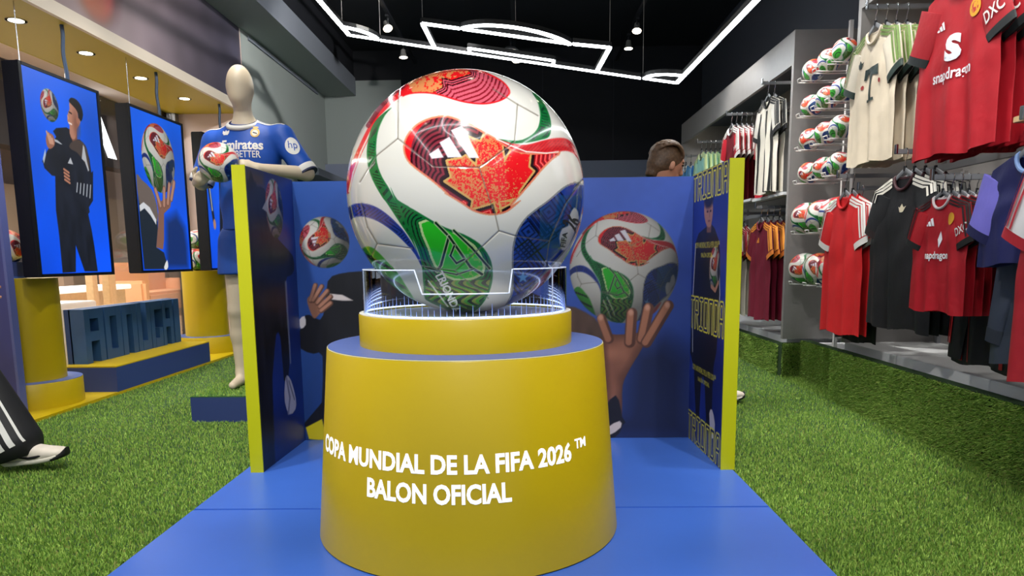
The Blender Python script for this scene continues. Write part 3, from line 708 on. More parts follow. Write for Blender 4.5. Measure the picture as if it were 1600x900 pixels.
# ------------------------------------------------------------------ materials of the place
M_YEL = mat('yellow_laminate', (190, 163, 6), 0.36, noise=0.03, nscale=3)
M_LIME = mat('lime_yellow_edge', (182, 184, 4), 0.4)
M_BLUE = mat('blue_laminate', (58, 100, 190), 0.32, noise=0.06, nscale=2.5)
M_BLUE2 = mat('greyed_blue_laminate', (84, 104, 170), 0.4, noise=0.03)
M_NAVY = mat('navy_paint', (44, 62, 122), 0.5)
M_TEAL = mat('steel_blue_paint', (44, 84, 134), 0.5, noise=0.05, nscale=6)
M_WHITE = mat('white_paint', (226, 224, 222), 0.5)
M_BLACK = mat('black_paint', (9, 12, 22), 0.6)
M_CEIL = mat('black_ceiling', (8, 12, 24), 0.8)
M_GREY = mat('grey_wall_paint', (150, 158, 156), 0.7)
M_GREYBLUE = mat('blue_grey_panel', (120, 128, 150), 0.6)
M_BEAM = mat('dark_grey_paint', (120, 126, 138), 0.7)
M_PINK = mat('warm_white_wall', (226, 204, 196), 0.8)
M_OLIVE = mat('yellow_soffit', (182, 164, 4), 0.45)
M_FIX = mat('grey_metal_laminate', (148, 145, 143), 0.40, metal=0.15, noise=0.03)
M_FIXL = mat('light_grey_metal', (150, 152, 156), 0.35, metal=0.5)
M_CHROME = mat('chrome', (200, 202, 206), 0.18, metal=1.0)
M_PLINTH = mat('pale_grey_plinth', (222, 224, 226), 0.5)
M_WOOD = mat('pale_wood', (206, 176, 132), 0.5, noise=0.08, nscale=30)
M_DARK = mat('near_black_plastic', (14, 15, 18), 0.4)
M_LED = mat('led_white', (255, 255, 255), 0.4, emit=18.0, ecol=(246, 252, 255))
M_LAMP = mat('lamp_face', (255, 255, 255), 0.4, emit=14.0, ecol=(255, 240, 214))
M_GLASS = glass_mat('clear_glass', (0.96, 0.98, 1.0), 0.10)
M_ACRYL = glass_mat('clear_acrylic', (0.95, 0.97, 1.0), 0.16, 0.01)
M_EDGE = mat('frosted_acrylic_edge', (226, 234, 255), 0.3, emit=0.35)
M_PRINT = paint_mat('poster_print', 0.38)
M_SCREEN = paint_mat('screen_picture', 0.3, emit=1.0)

# ------------------------------------------------------------------ the setting
structure(MB().box((-2.93, -1.0, -0.06), (3.0, 11.2, 0.0)).build('floor', mat('turf_backing', (34, 66, 22), 0.95, noise=0.25, nscale=60)))
structure(MB().box((-14, -1.0, -0.08), (-2.93, 24.0, -0.012)).build('floor_mall', mat('beige_mall_floor', (196, 170, 140), 0.25, noise=0.05, nscale=2)))
structure(MB().box((-3.72, -1.0, 4.0), (3.0, 11.2, 4.1)).build('ceiling', M_CEIL))
o = structure(MB().box((-1.8, 11.0, 0), (3.0, 11.2, 4.0)).build('wall_back', mat('black_wall', (7, 11, 22), 0.7)))
for _x in (-0.75, 0.3, 1.35):
    MB().box((_x, 10.992, 2.3), (_x + 0.012, 11.001, 4.0)).build('panel_joint', mat('joint', (20, 26, 40), 0.6), o)
structure(MB().box((-3.0, 11.0, 0), (-1.8, 11.15, 3.58)).build('wall_back_left', M_GREY))
structure(MB().box((-3.0, 11.0, 3.58), (-1.8, 11.2, 4.0)).build('wall_back_upper', M_BLACK))
structure(MB().box((-2.95, 10.86, 0), (3.0, 11.0, 2.36)).build('wall_back_low', M_GREYBLUE))
structure(MB().box((2.66, -1.0, 0), (2.8, 11.0, 4.0)).build('wall_right', mat('dark_grey_wall', (70, 74, 84), 0.7)))
o = structure(MB().box((-3.68, 7.8, 0), (-2.95, 11.0, 4.0)).build('wall_left', [M_PINK, M_GREY]))
for p in o.data.polygons:
    if p.normal.x > 0.5: p.material_index = 1
o = structure(MB().box((-2.955, 4.5, 3.36), (-2.48, 11.0, 3.62)).build('trim_1', [M_BEAM, M_GREY]))
for p in o.data.polygons:
    if p.normal.z < -0.5: p.material_index = 1  # lighter underside: bounced light put into its colour
structure(MB().box((-2.955, 4.5, 3.62), (-2.5, 11.0, 4.0)).build('trim_4', M_CEIL))
MB().box((-2.949, 8.0, 3.30), (-2.93, 10.6, 3.335)).build('rail_strip', M_BEAM, bpy.data.objects['wall_left'])
structure(MB().box((-2.95, 9.25, 2.02), (-2.6, 10.86, 2.11)).build('trim_2', M_BEAM))
# shop window: yellow soffit, white edge trim, mural above, glass
o = structure(MB().box((-3.70, -1.0, 2.5), (-2.96, 7.8, 2.56)).build('trim_soffit', M_OLIVE))
structure(MB().box((-2.97, -1.0, 2.497), (-2.94, 7.8, 2.585)).build('trim_3', mat('cream_trim', (228, 214, 196), 0.5)))
wm = structure(MB().box((-3.70, -1.0, 2.56), (-2.962, 7.8, 4.0)).build('wall_left_upper', mat('mural_edge', (70, 66, 76), 0.7)))
def mural(a):
    P = a.P; t = np.clip((P[:, 0] - 1.4) / 3.4, 0, 1)
    n = vnoise(P, 1.6, 4) * 0.6 + vnoise(P, 5, 6) * 0.4
    c0, c1 = np.array((196, 164, 158)), np.array((72, 70, 88))
    a.C[:] = c0 + (c1 - c0) * (t ** 0.7)[:, None]
    a.C *= (0.82 + 0.36 * n)[:, None]
    d = np.abs((P[:, 1] - 0.42) - 0.10 * (P[:, 0] - 2.2)); a.mul(1 - 0.28 * np.exp(-(d / 0.07) ** 2) * (P[:, 0] > 2.3))
    a.ell((2.24, 0.30), (0.27, 0.27), (110, 66, 68), soft=0.12, op=0.6)
    a.ell((2.20, 0.36), (0.24, 0.30), (206, 92, 92), soft=0.07)
    a.ell((2.17, 0.16), (0.18, 0.13), (176, 112, 72), soft=0.12, op=0.7)
    a.ell((2.27, 0.42), (0.12, 0.20), (226, 120, 116), soft=0.12, op=0.7)
grid_print('mural_print', 4.8, 1.41, 240, 72, mural, lambda U, V: np.stack([np.full_like(U, -2.9605), 3.0 + U, 2.587 + V], 1), M_PRINT, wm, (150, 130, 130))
gl = structure(MB().box((-3.695, -1.0, 0.0), (-3.68, 7.8, 2.5)).build('window_1', M_GLASS))
MB().box((-3.71, 7.72, 0.0), (-3.665, 7.8, 2.5)).build('window_frame', M_FIXL, gl)
MB().box((-3.71, 4.0, 0.0), (-3.665, 7.8, 0.05)).build('window_sill', M_WHITE, gl)
for _n, (_x, _y0) in enumerate(((-3.26, 4.79), (-3.26, 5.53), (-3.25, 6.28), (-3.25, 7.07), (-3.26, 4.05))):
    t = thing('recessed_downlight', ('recessed soffit downlight above the screen with the player', 'recessed soffit downlight between the player screen and the hand screen', 'recessed soffit downlight above the screen with the hand and ball', 'recessed soffit downlight next to the warm white wall', 'recessed soffit downlight over the purple-blue board')[_n], 'downlight', (_x, _y0, 2.5), 0, 'downlights in the yellow soffit')
    MB().lathe([(0.062, -0.004), (0.062, 0.0), (0.045, 0.0), (0.045, -0.004)], n=24, cap=False).build('rim', M_FIXL, t, True)
    MB().lathe([(0.045, -0.002), (0.045, 0.001)], n=24).build('lamp', M_LAMP, t)
    L = spot('downlight_beam', (0, 0, -0.03), (0, 0, -3), 26, 110, 0.9, (1, 0.93, 0.8), 0.04); L.parent = t

# ------------------------------------------------------------------ blue platform and the backdrop on it
pl = thing('display_platform', 'low blue laminate platform carrying the pedestal and the backdrop', 'platform', (-0.17, 2.4, 0))
MB().box((-1.075, -0.86, 0.0), (1.07, 0.126, 0.03), bev=0.004).build('deck_panel', M_BLUE, pl)
MB().box((-1.075, 0.134, 0.0), (1.07, 1.25, 0.03), bev=0.004).build('deck_panel', M_BLUE, pl)

bd = thing('backdrop', 'three-sided blue printed backdrop with lime yellow edges behind the pedestal', 'backdrop', (-0.15, 3.3, 0.03))
bd_off = Vector((0.15, -3.3, -0.03))
def part(mb, name, m, par, off, smooth=False):
    ob = mb.build(name, m, par, smooth)
    ob.data.transform(Matrix.Translation(off)); return ob
bp = part(MB().box((-1.135, 3.549, 0.03), (0.835, 3.60, 1.33)), 'back_panel', M_NAVY, bd, bd_off)
lwp = part(MB().prism([(-1.2, 2.996), (-1.148, 2.996), (-1.132, 3.549), (-1.184, 3.60)], 0.03, 1.338), 'wing_panel', M_NAVY, bd, bd_off)
rwp = part(MB().prism([(0.846, 2.996), (0.902, 2.996), (0.886, 3.60), (0.832, 3.549)], 0.03, 1.338), 'wing_panel', M_NAVY, bd, bd_off)
part(MB().box((-1.202, 2.990, 0.03), (-1.146, 2.997, 1.341)), 'edge_strip', M_LIME, lwp, bd_off)
part(MB().box((0.844, 2.990, 0.03), (0.904, 2.997, 1.341)), 'edge_strip', M_LIME, rwp, bd_off)

def V_(k): return ART[k]
SKIN, SKIND = (140, 96, 76), (84, 54, 42)
def jacket(a, poly, col=(20, 21, 27), **k):
    a.poly(poly, col, **k)
def back_poster(a):
    P = a.P; n = vnoise(P, 3.0, 2) * 0.5 + vnoise(P, 9, 3) * 0.3 + vnoise(P, 30, 8) * 0.2
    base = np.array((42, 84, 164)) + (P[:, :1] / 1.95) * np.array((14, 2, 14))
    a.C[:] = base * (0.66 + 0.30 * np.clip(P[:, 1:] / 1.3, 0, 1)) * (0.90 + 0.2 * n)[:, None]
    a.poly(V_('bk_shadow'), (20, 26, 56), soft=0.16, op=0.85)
    a.poly(V_('bk_body'), (17, 17, 22), smooth=2)
    a.poly(V_('bk_brown'), (74, 56, 48), smooth=2, soft=0.01)
    i, d = a.poly(V_('bk_body'), (17, 17, 22), smooth=2, op=0.0)
    a.C[i] *= np.where(d < 0, 0.8 + 0.5 * vnoise(P[i] * np.array([2.2, 0.7]), 14, 5), 1)[:, None]
    a.poly(V_('bk_stripe'), (196, 186, 184)); a.poly(V_('bk_cuffL'), (206, 200, 200), smooth=2)
    a.poly(V_('bk_palmL'), SKIN, smooth=3)
    for k in range(5):
        l = V_('bk_fL%d' % k); a.line(l, 0.024, SKIND); a.line([(l[0][0] - 0.003, l[0][1] + 0.002), (l[1][0] - 0.003, l[1][1] + 0.002)], 0.015, (158, 112, 92))
    a.poly(V_('bk_hand2'), (206, 140, 110)); a.poly(V_('bk_tri'), (206, 190, 20))
    a.poly(V_('bk_palmR'), (84, 52, 40), smooth=3)
    i, d = a.poly(V_('bk_palmR'), SKIN, smooth=3, op=0.0)
    a.C[i] += (np.clip(-d / 0.04, 0, 1) * (d < 0))[:, None] * np.array((52, 36, 28)) * (0.35 + vnoise(P[i], 16, 31))[:, None]
    poster_ball(a, (1.627, 0.862), 0.268, 0.274, rot=-0.06, dark=0.45, shift=0.22)
    for k in range(4):
        l = V_('bk_fR%d' % k); a.line(l, 0.056 if k else 0.046, (76, 46, 36)); a.line([(l[0][0] - 0.006, l[0][1]), (l[1][0] - 0.006, l[1][1])], 0.032, (140, 92, 70))
        a.ell((l[0][0] - 0.004, l[0][1] + 0.006), (0.012, 0.016), (170, 124, 104), soft=0.01)
    a.poly(V_('bk_sleeveR'), (24, 22, 28), smooth=2); a.poly(V_('bk_cuffR'), (190, 178, 176), smooth=2)
    poster_ball(a, (0.146, 1.003), 0.124, 0.126, rot=1.15, light=(-0.6, 0.3), dark=0.35)
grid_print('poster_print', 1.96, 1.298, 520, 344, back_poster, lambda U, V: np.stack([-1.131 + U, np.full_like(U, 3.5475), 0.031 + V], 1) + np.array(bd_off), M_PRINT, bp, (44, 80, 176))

def left_poster(a):
    P = a.P; n = vnoise(P, 6, 2)
    a.C[:] = np.array((24, 50, 130)); a.mul(0.75 + 0.5 * n * (0.4 + 0.6 * P[:, 1] / 1.3))
    a.poly(V_('lw_brown'), (78, 62, 60), soft=0.05); a.poly(V_('lw_body'), (20, 20, 27), smooth=2)
    a.poly([(0, 0), (0.13, 0), (0.16, 0.5), (0.2, 1.0), (0.1, 1.25), (0, 1.25)], (22, 22, 30), soft=0.02)
    i, d = a.poly(V_('lw_body'), (20, 20, 27), smooth=2, op=0.0)
    a.C[i] *= np.where(d < 0, 0.7 + 0.7 * vnoise(P[i] * np.array([2.4, 0.6]), 16, 5), 1)[:, None]
    a.poly([(0.375, 0.82), (0.40, 0.82), (0.405, 0.42), (0.385, 0.42)], (150, 152, 164), op=0.6)
    poster_ball(a, (0.30, 1.152), 0.106, 0.133, rot=0.9, dark=0.45)
    a.poly(V_('lw_logo'), (150, 150, 156)); a.poly(V_('lw_shoe'), (178, 176, 190), smooth=2)
    a.line([(0.33, 0.36), (0.36, 0.26), (0.33, 0.19)], 0.02, (120, 120, 140)); a.line([(0.36, 0.34), (0.42, 0.24)], 0.014, (110, 112, 130))
grid_print('poster_print', 0.548, 1.305, 150, 300, left_poster, lambda U, V: np.stack([-1.1465 + U * 0.0292, 2.998 + U, 0.031 + V], 1) + np.array(bd_off), M_PRINT, lwp, (24, 50, 130))

BLOCK = {  # block letters as strokes on a 0..1 square
    'T': [((0, 1), (1, 1)), ((0.5, 1), (0.5, 0))], 'R': [((0.06, 0), (0.06, 1)), ((0.06, 1), (0.9, 1)), ((0.9, 1), (0.9, 0.52)), ((0.9, 0.52), (0.06, 0.52)), ((0.5, 0.52), (0.95, 0))],
    'I': [((0.5, 0), (0.5, 1)), ((0.15, 1), (0.85, 1)), ((0.15, 0), (0.85, 0))], 'O': [((0.06, 0), (0.06, 1)), ((0.06, 1), (0.94, 1)), ((0.94, 1), (0.94, 0)), ((0.94, 0), (0.06, 0))],
    'N': [((0.06, 0), (0.06, 1)), ((0.06, 1), (0.94, 1)), ((0.94, 1), (0.94, 0))], 'D': [((0.06, 0), (0.06, 1)), ((0.06, 1), (0.8, 1)), ((0.8, 1), (0.94, 0.85)), ((0.94, 0.85), (0.94, 0.15)), ((0.94, 0.15), (0.8, 0)), ((0.8, 0), (0.06, 0))],
    'A': [((0.06, 0), (0.06, 0.85)), ((0.06, 0.85), (0.25, 1)), ((0.25, 1), (0.75, 1)), ((0.75, 1), (0.94, 0.85)), ((0.94, 0.85), (0.94, 0)), ((0.06, 0.45), (0.94, 0.45))]}
def block_word(a, word, u0, u1, v0, v1, wd, col, inner):
    n = len(word); p = (u1 - u0) / n
    for pas, (w, c) in enumerate(((wd, col), (wd * 0.45, inner))):
        for k, ch in enumerate(word):
            x0 = u0 + k * p + p * 0.14; x1 = u0 + (k + 1) * p - p * 0.14
            for (ax, ay), (bx, by) in BLOCK[ch]:
                a.line([(x0 + ax * (x1 - x0), v0 + ay * (v1 - v0)), (x0 + bx * (x1 - x0), v0 + by * (v1 - v0))], w, c)
def right_poster(a):
    P = a.P; n = vnoise(P, 5, 12)
    a.C[:] = np.array((24, 46, 130)); a.mul(0.75 + 0.45 * n)
    a.poly(V_('rw_body'), (20, 20, 28), smooth=2)
    a.poly([(0.245, 1.02), (0.31, 1.02), (0.32, 1.09), (0.24, 1.09)], (120, 80, 64))
    a.poly(V_('rw_face'), (172, 124, 104), smooth=2); a.ell((0.262, 1.165), (0.07, 0.035), (24, 18, 18), soft=0.02)
    a.line([(0.24, 1.115), (0.26, 1.115)], 0.010, (50, 30, 26)); a.line([(0.285, 1.115), (0.305, 1.115)], 0.010, (50, 30, 26)); a.line([(0.262, 1.072), (0.292, 1.072)], 0.008, (120, 60, 56))
    a.line([(0.278, 1.11), (0.284, 1.088)], 0.006, (120, 76, 60))
    a.line([(0.06, 0.97), (0.03, 0.70), (0.05, 0.45)], 0.014, (170, 172, 184)); a.line([(0.44, 0.92), (0.47, 0.75), (0.45, 0.62)], 0.010, (170, 172, 184))
    poster_ball(a, (0.381, 0.858), 0.082, 0.098, rot=0.5, dark=0.45); a.poly(V_('rw_hand'), (196, 190, 196), smooth=2)
    a.line([(0.34, 0.78), (0.40, 0.765), (0.44, 0.80)], 0.02, (170, 120, 98))
    yel, ink = (232, 222, 60), (30, 40, 90)
    block_word(a, 'TRIONDA', -0.01, 0.54, 1.185, 1.295, 0.026, yel, ink)
    block_word(a, 'TRIONDA', -0.01, 0.54, 0.575, 0.712, 0.026, yel, ink)
    block_word(a, 'TRIONDA', -0.01, 0.54, 0.012, 0.136, 0.026, yel, ink)
    for z0 in (0.0, -0.588):
        a.text('COPA MUNDIAL DE LA FIFA 2026\u2122', (0.25, 0.966 + z0), 0.39, 0.028, yel, 0.03)
        a.text('BAL\u00d3N OFICIAL', (0.255, 0.922 + z0), 0.19, 0.026, yel, 0.03)
grid_print('poster_print', 0.552, 1.305, 210, 440, right_poster, lambda U, V: np.stack([0.8305 + U * 0.0268, 3.548 - U, 0.031 + V], 1) + np.array(bd_off), M_PRINT, rwp, (24, 46, 130), aa=0.003)

# ------------------------------------------------------------------ pedestal, clear guard, giant ball
PC = (-0.198, 2.42)
pd = thing('pedestal', 'large round yellow tapered pedestal with white lettering under the giant ball', 'pedestal', (PC[0], PC[1], 0.03))
def cone_r(z): return 0.516 + (0.465 - 0.516) * (z - 0.03) / 0.635
MB().lathe([(0.510, 0.0), (0.516, 0.004), (0.466, 0.631), (0.463, 0.635), (0.455, 0.635)], n=128).build('drum', M_YEL, pd, True)
MB().lathe([(0.4625, 0.6345), (0.4625, 0.638)], n=96).build('top_disc', M_BLUE2, pd, True)
MB().tube([(0.4632 * math.cos(q), 0.4632 * math.sin(q), 0.6352) for q in np.linspace(0, 2 * PI, 129)], 0.0016, n=6, cap=False).build('drum_edge', mat('pale_drum_edge', (224, 214, 150), 0.4), pd, True)
MB().lathe([(0.335, 0.637), (0.3585, 0.637), (0.3585, 0.739), (0.356, 0.742), (0.335, 0.742), (0.335, 0.637)], n=96, cap=False).build('riser', M_YEL, pd, True)
MB().lathe([(0.3565, 0.7415), (0.3565, 0.7436), (0.335, 0.7436), (0.335, 0.7415)], n=96, cap=False).build('riser_rim', mat('white_edge', (226, 222, 206), 0.4), pd, True)
MB().lathe([(0.3355, 0.725), (0.3355, 0.7362)], n=96).build('riser_deck', M_WHITE, pd)
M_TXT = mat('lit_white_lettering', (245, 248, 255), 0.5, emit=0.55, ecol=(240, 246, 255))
def cone_text(body, a0, a1, z0, z1, bold, name='lettering'):
    V, F = text_fit(body, a1 - a0, z1 - z0, bold)
    bm = bmesh.new(); vs = [bm.verts.new((v[0], v[1], 0)) for v in V]
    for f in F:
        try: bm.faces.new([vs[i] for i in f])
        except ValueError: pass
    bmesh.ops.triangulate(bm, faces=bm.faces[:])
    for _ in range(3):
        e = [x for x in bm.edges if abs(x.verts[0].co.x - x.verts[1].co.x) > 1.2]
        if not e: break
        bmesh.ops.subdivide_edges(bm, edges=e, cuts=1); bmesh.ops.triangulate(bm, faces=bm.faces[:])
    for v in bm.verts:
        an = math.radians((a0 + a1) / 2 + v.co.x); z = (z0 + z1) / 2 + v.co.y; r = cone_r(z) + 0.0015
        v.co = Vector((r * math.sin(an), -r * math.cos(an), z - 0.03))
    me = bpy.data.meshes.new(name); bm.to_mesh(me); bm.free()
    return link(name, me, M_TXT, pd)
cone_text('COPA MUNDIAL DE LA FIFA 2026', -64.2, 43.2, 0.346, 0.404, 0.034)
cone_text('TM', 45.2, 51.4, 0.378, 0.408, 0.03)
cone_text('BALON OFICIAL', -32.4, 18.6, 0.260, 0.319, 0.034)

# clear ring with a lowered front, glowing cut edge
gd = thing('acrylic_guard', 'clear acrylic ring with a lowered front around the foot of the giant ball', 'guard', (PC[0], PC[1], 0.7735))
def guard_h(an):   # an: degrees from the front
    lo, hi = 0.072, 0.142
    if -17.5 <= an <= 27: return lo
    if -21.5 < an < -17.5: return lo + (hi - lo) * (-17.5 - an) / 4
    if 27 < an < 29: return lo + (hi - lo) * (an - 27) / 2
    return hi
_an = sorted(set([-180 + 3 * k for k in range(121)] + [-21.5, -17.5, 27, 29]))[:-1]
mb = MB(); eb = MB(); n = len(_an); V = []; E1 = []
for a_ in _an:
    s_, c_ = math.sin(math.radians(a_)), -math.cos(math.radians(a_)); h = guard_h(a_)
    V += [(0.342 * s_, 0.342 * c_, 0), (0.342 * s_, 0.342 * c_, h), (0.337 * s_, 0.337 * c_, h), (0.337 * s_, 0.337 * c_, 0)]
    E1.append((0.3395 * s_, 0.3395 * c_, h))
F = []
for k in range(n):
    j = (k + 1) % n
    for q in (0, 2): F.append((k * 4 + q, j * 4 + q, j * 4 + q + 1, k * 4 + q + 1))
mb.add(V, F); mb.build('ring', M_ACRYL, gd, True)
eb.tube(E1 + [E1[0]], 0.0021, n=6, cap=False); eb.build('polished_edge', M_EDGE, gd, True)
for a_ in (-72, 58):
    s_, c_ = math.sin(math.radians(a_)), -math.cos(math.radians(a_))
    MB().tube([(0.3395 * s_, 0.3395 * c_, 0), (0.3395 * s_, 0.3395 * c_, 0.14)], 0.0022, n=6).build('joint', M_EDGE, gd)
MB().tube([(0.3345 * math.cos(q), 0.3345 * math.sin(q), 0.0018) for q in np.linspace(0, 2 * PI, 97)], 0.0022, n=6, cap=False).build('led_strip', mat('blue_white_led', (210, 226, 255), 0.4, emit=3.0, ecol=(196, 214, 255)), gd)
et = MB()  # thin glowing pins standing in for LED light streaks on the acrylic
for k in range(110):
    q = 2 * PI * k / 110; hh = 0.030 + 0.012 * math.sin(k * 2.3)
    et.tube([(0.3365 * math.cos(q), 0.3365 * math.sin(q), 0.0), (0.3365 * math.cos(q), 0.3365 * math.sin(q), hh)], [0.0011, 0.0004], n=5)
tag(et.build('light_streaks', mat('streak_blue_white', (150, 176, 255), 0.4, emit=0.7, ecol=(150, 178, 255)), gd), kind='stuff')

BC = Vector((-0.188, 2.42, 1.157)); BR = 0.391
_v = (Vector((0, 0, 0.95)) - BC).normalized()   # side of the ball with the maple leaf faces the aisle
ball = link('giant_ball', ball_mesh('giant_ball', BR, 410, 180, 6.25, 0.007), M_BALL)
_yb = -_v; _xb = _yb.cross(Vector((0, 0, 1))).normalized(); _zb = _xb.cross(_yb)
ball.matrix_world = Matrix(((_xb.x, _yb.x, _zb.x, BC.x), (_xb.y, _yb.y, _zb.y, BC.y), (_xb.z, _yb.z, _zb.z, BC.z), (0, 0, 0, 1)))
tag(ball, 'giant glossy white football with red, green and blue panels on the yellow pedestal', 'ball')
def chart_to_sphere(P, dist, r):
    P = np.asarray(P); rho = np.linalg.norm(P, axis=1); az = np.arctan2(P[:, 1], P[:, 0])
    th = np.linspace(0, math.acos(1 / dist), 400); rr = np.sin(th) / (dist - np.cos(th)) * math.sqrt(dist * dist - 1)
    t = np.interp(rho, rr, th)
    return np.stack([r * np.sin(t) * np.cos(az), -r * np.cos(t), r * np.sin(t) * np.sin(az)], 1)
def ball_text(body, c, w, h, rot, m, bold=0.03, name='printed_word'):
    V, F = text_fit(body, w, h, bold); cr, sr = math.cos(rot), math.sin(rot)
    V = np.stack([V[:, 0] * cr - V[:, 1] * sr, V[:, 0] * sr + V[:, 1] * cr], 1) + np.array(c)
    link(name, mesh(name, chart_to_sphere(V, 6.25, BR * 1.0015), F), m, ball)
ball_text('TRIONDA', _B((565, 565))[0], 0.40, 0.075, math.radians(-66), mat('ball_white_ink', (232, 232, 228), 0.3))
ball_text('26', _B((1205, 205))[0], 0.10, 0.16, math.radians(55), mat('ball_dark_ink', (40, 46, 56), 0.3))
ball_text('FIFA', _B((1163, 292))[0], 0.13, 0.045, math.radians(80), mat('ball_dark_ink', (40, 46, 56), 0.3))
# ------------------------------------------------------------------ window display on the left
fl = MB().box((-3.66, 3.0, -0.01), (-2.93, 7.79, 0.022)).build('display_floor', M_YEL)
tag(fl, 'flat bright yellow base board along the shop window', 'base board')
sl = thing('display_plinth', 'long low navy plinth with a yellow top under the blue block letters', 'plinth', (-3.155, 5.75, 0.022))
MB().box((-0.225, -0.76, 0.0), (0.225, 0.765, 0.178)).build('body', M_NAVY, sl)
MB().box((-0.225, -0.76, 0.178), (0.225, 0.765, 0.187)).build('top', M_YEL, sl)
for k, (cx, cy_, lab) in enumerate(((-3.28, 4.6, 'tall yellow cylinder on a round base, beside the purple-blue board'), (-3.29, 7.3, 'tall yellow cylinder on a round base, beside the warm white wall'))):
    t = thing('display_column', lab, 'column', (cx, cy_, 0.022), 0, 'yellow display columns')
    MB().lathe([(0.30, 0.0), (0.30, 0.163), (0.298, 0.166)], n=64).build('base_disc', M_YEL, t, True)
    MB().lathe([(0.298, 0.166), (0.298, 0.169)], n=64).build('base_top', M_BLUE2, t, True)
    MB().lathe([(0.21, 0.168), (0.21, 0.83)], n=64).build('drum', M_YEL, t, True)
wl = thing('block_letters', 'row of joined steel-blue block letters standing on the navy plinth', 'sign', (-3.2, 5.1, 0.209))
M_TEALD = mat('deep_blue_paint', (34, 66, 124), 0.5)
GL = {  # strokes as rectangles (u0, v0, u1, v1) of a 1 x 1 cell
    'A': [(0, 0, .28, 1), (.72, 0, 1, 1), (.28, .82, .72, 1), (.28, .40, .72, .58)],
    'O': [(0, 0, .30, 1), (.70, 0, 1, 1), (.30, .82, .70, 1), (.30, 0, .70, .18)],
    'N': [(0, 0, .32, 1), (.68, 0, 1, 1), (.32, .8, .68, 1)],
    'U': [(0, 0, .30, 1), (.70, 0, 1, 1), (.30, 0, .70, .2)],
    'C': [(0, 0, .32, 1), (.32, .82, 1, 1), (.32, 0, 1, .2), (.66, .2, 1, .42)],
    'I': [(0.1, 0, .9, 1)]}
MB().box((-0.155, -0.0, 0.0), (-0.145, 1.50, 0.40)).build('face_plate', M_WHITE, wl)
MB().box((-0.145, 0.0, 0.0), (-0.10, 1.50, 0.40)).build('back_plate', M_TEALD, wl)
_u = 0.0
for ch, w in zip('AONUCAI', (.255, .235, .225, .215, .195, .195, .13)):
    m_ = MB()
    for (a, b, c, d) in GL[ch]: m_.box((-0.11, _u + a * w * .94, b * 0.40), (0.0 + 0.004 * random.random(), _u + c * w * .94, d * 0.40))
    m_.build('letter', M_TEAL, wl); _u += w
bo = thing('partition_board', 'purple-blue upright board beside the yellow cylinder and the window', 'board', (-3.415, 4.2, 0.0))
MB().box((-0.26, 0.0, 0.022), (0.345, 0.05, 2.3)).build('panel', mat('purple_blue_board', (62, 66, 132), 0.5), bo)
MB().box((0.330, -0.002, 0.022), (0.347, 0.052, 2.3)).build('edge', mat('pale_blue_edge', (90, 98, 160), 0.5), bo)

# hanging LED screens
def screen(y0, y1, label, fn, nu, nv, cable_y):
    t = thing('hanging_screen', label, 'screen', (-3.03, (y0 + y1) / 2, 0.86), 0, 'hanging screens')
    hw = (y1 - y0) / 2
    MB().box((-0.05, -hw - 0.03, 0.0), (0.045, hw + 0.03, 1.28), bev=0.006).build('housing', M_DARK, t)
    mb_ = MB()
    for a, b in (((0.04, -hw - 0.03, 0), (0.054, -hw - 0.004, 1.28)), ((0.04, hw + 0.004, 0), (0.054, hw + 0.03, 1.28)), ((0.04, -hw, 0), (0.054, hw, 0.018)), ((0.04, -hw, 1.262), (0.054, hw, 1.28))): mb_.box(a, b)
    mb_.build('bezel', M_DARK, t)
    if fn: grid_print('picture', y1 - y0, 1.24, nu, nv, fn, lambda U, V: np.stack([np.full_like(U, 0.049), U - hw, 0.02 + V], 1), M_SCREEN, t, (10, 90, 230))
    for k, dy in enumerate(cable_y):
        am = 0.35 if k == 0 else 0.0; pts = [(0.01 * am * math.sin(q * 9), dy + 0.012 * am * math.cos(q * 7) + 0.03 * (1 - q) * am, 1.27 + q * 0.372) for q in np.linspace(0, 1, 12)]
        MB().tube(pts, 0.012 if k == 0 else 0.003, n=6).build('cable', mat('slate_cable', (52, 74, 104), 0.5) if k == 0 else M_CHROME, t, True)
    return t
def blue_bg(a, top=(8, 92, 226), bot=(4, 84, 250)):
    P = a.P; n = vnoise(P, 3, 21); t = np.clip(P[:, 1:] / 1.2, 0, 1)
    a.C[:] = np.array(bot) * (1 - t) + np.array(top) * t
    a.mul(0.86 + 0.22 * n)
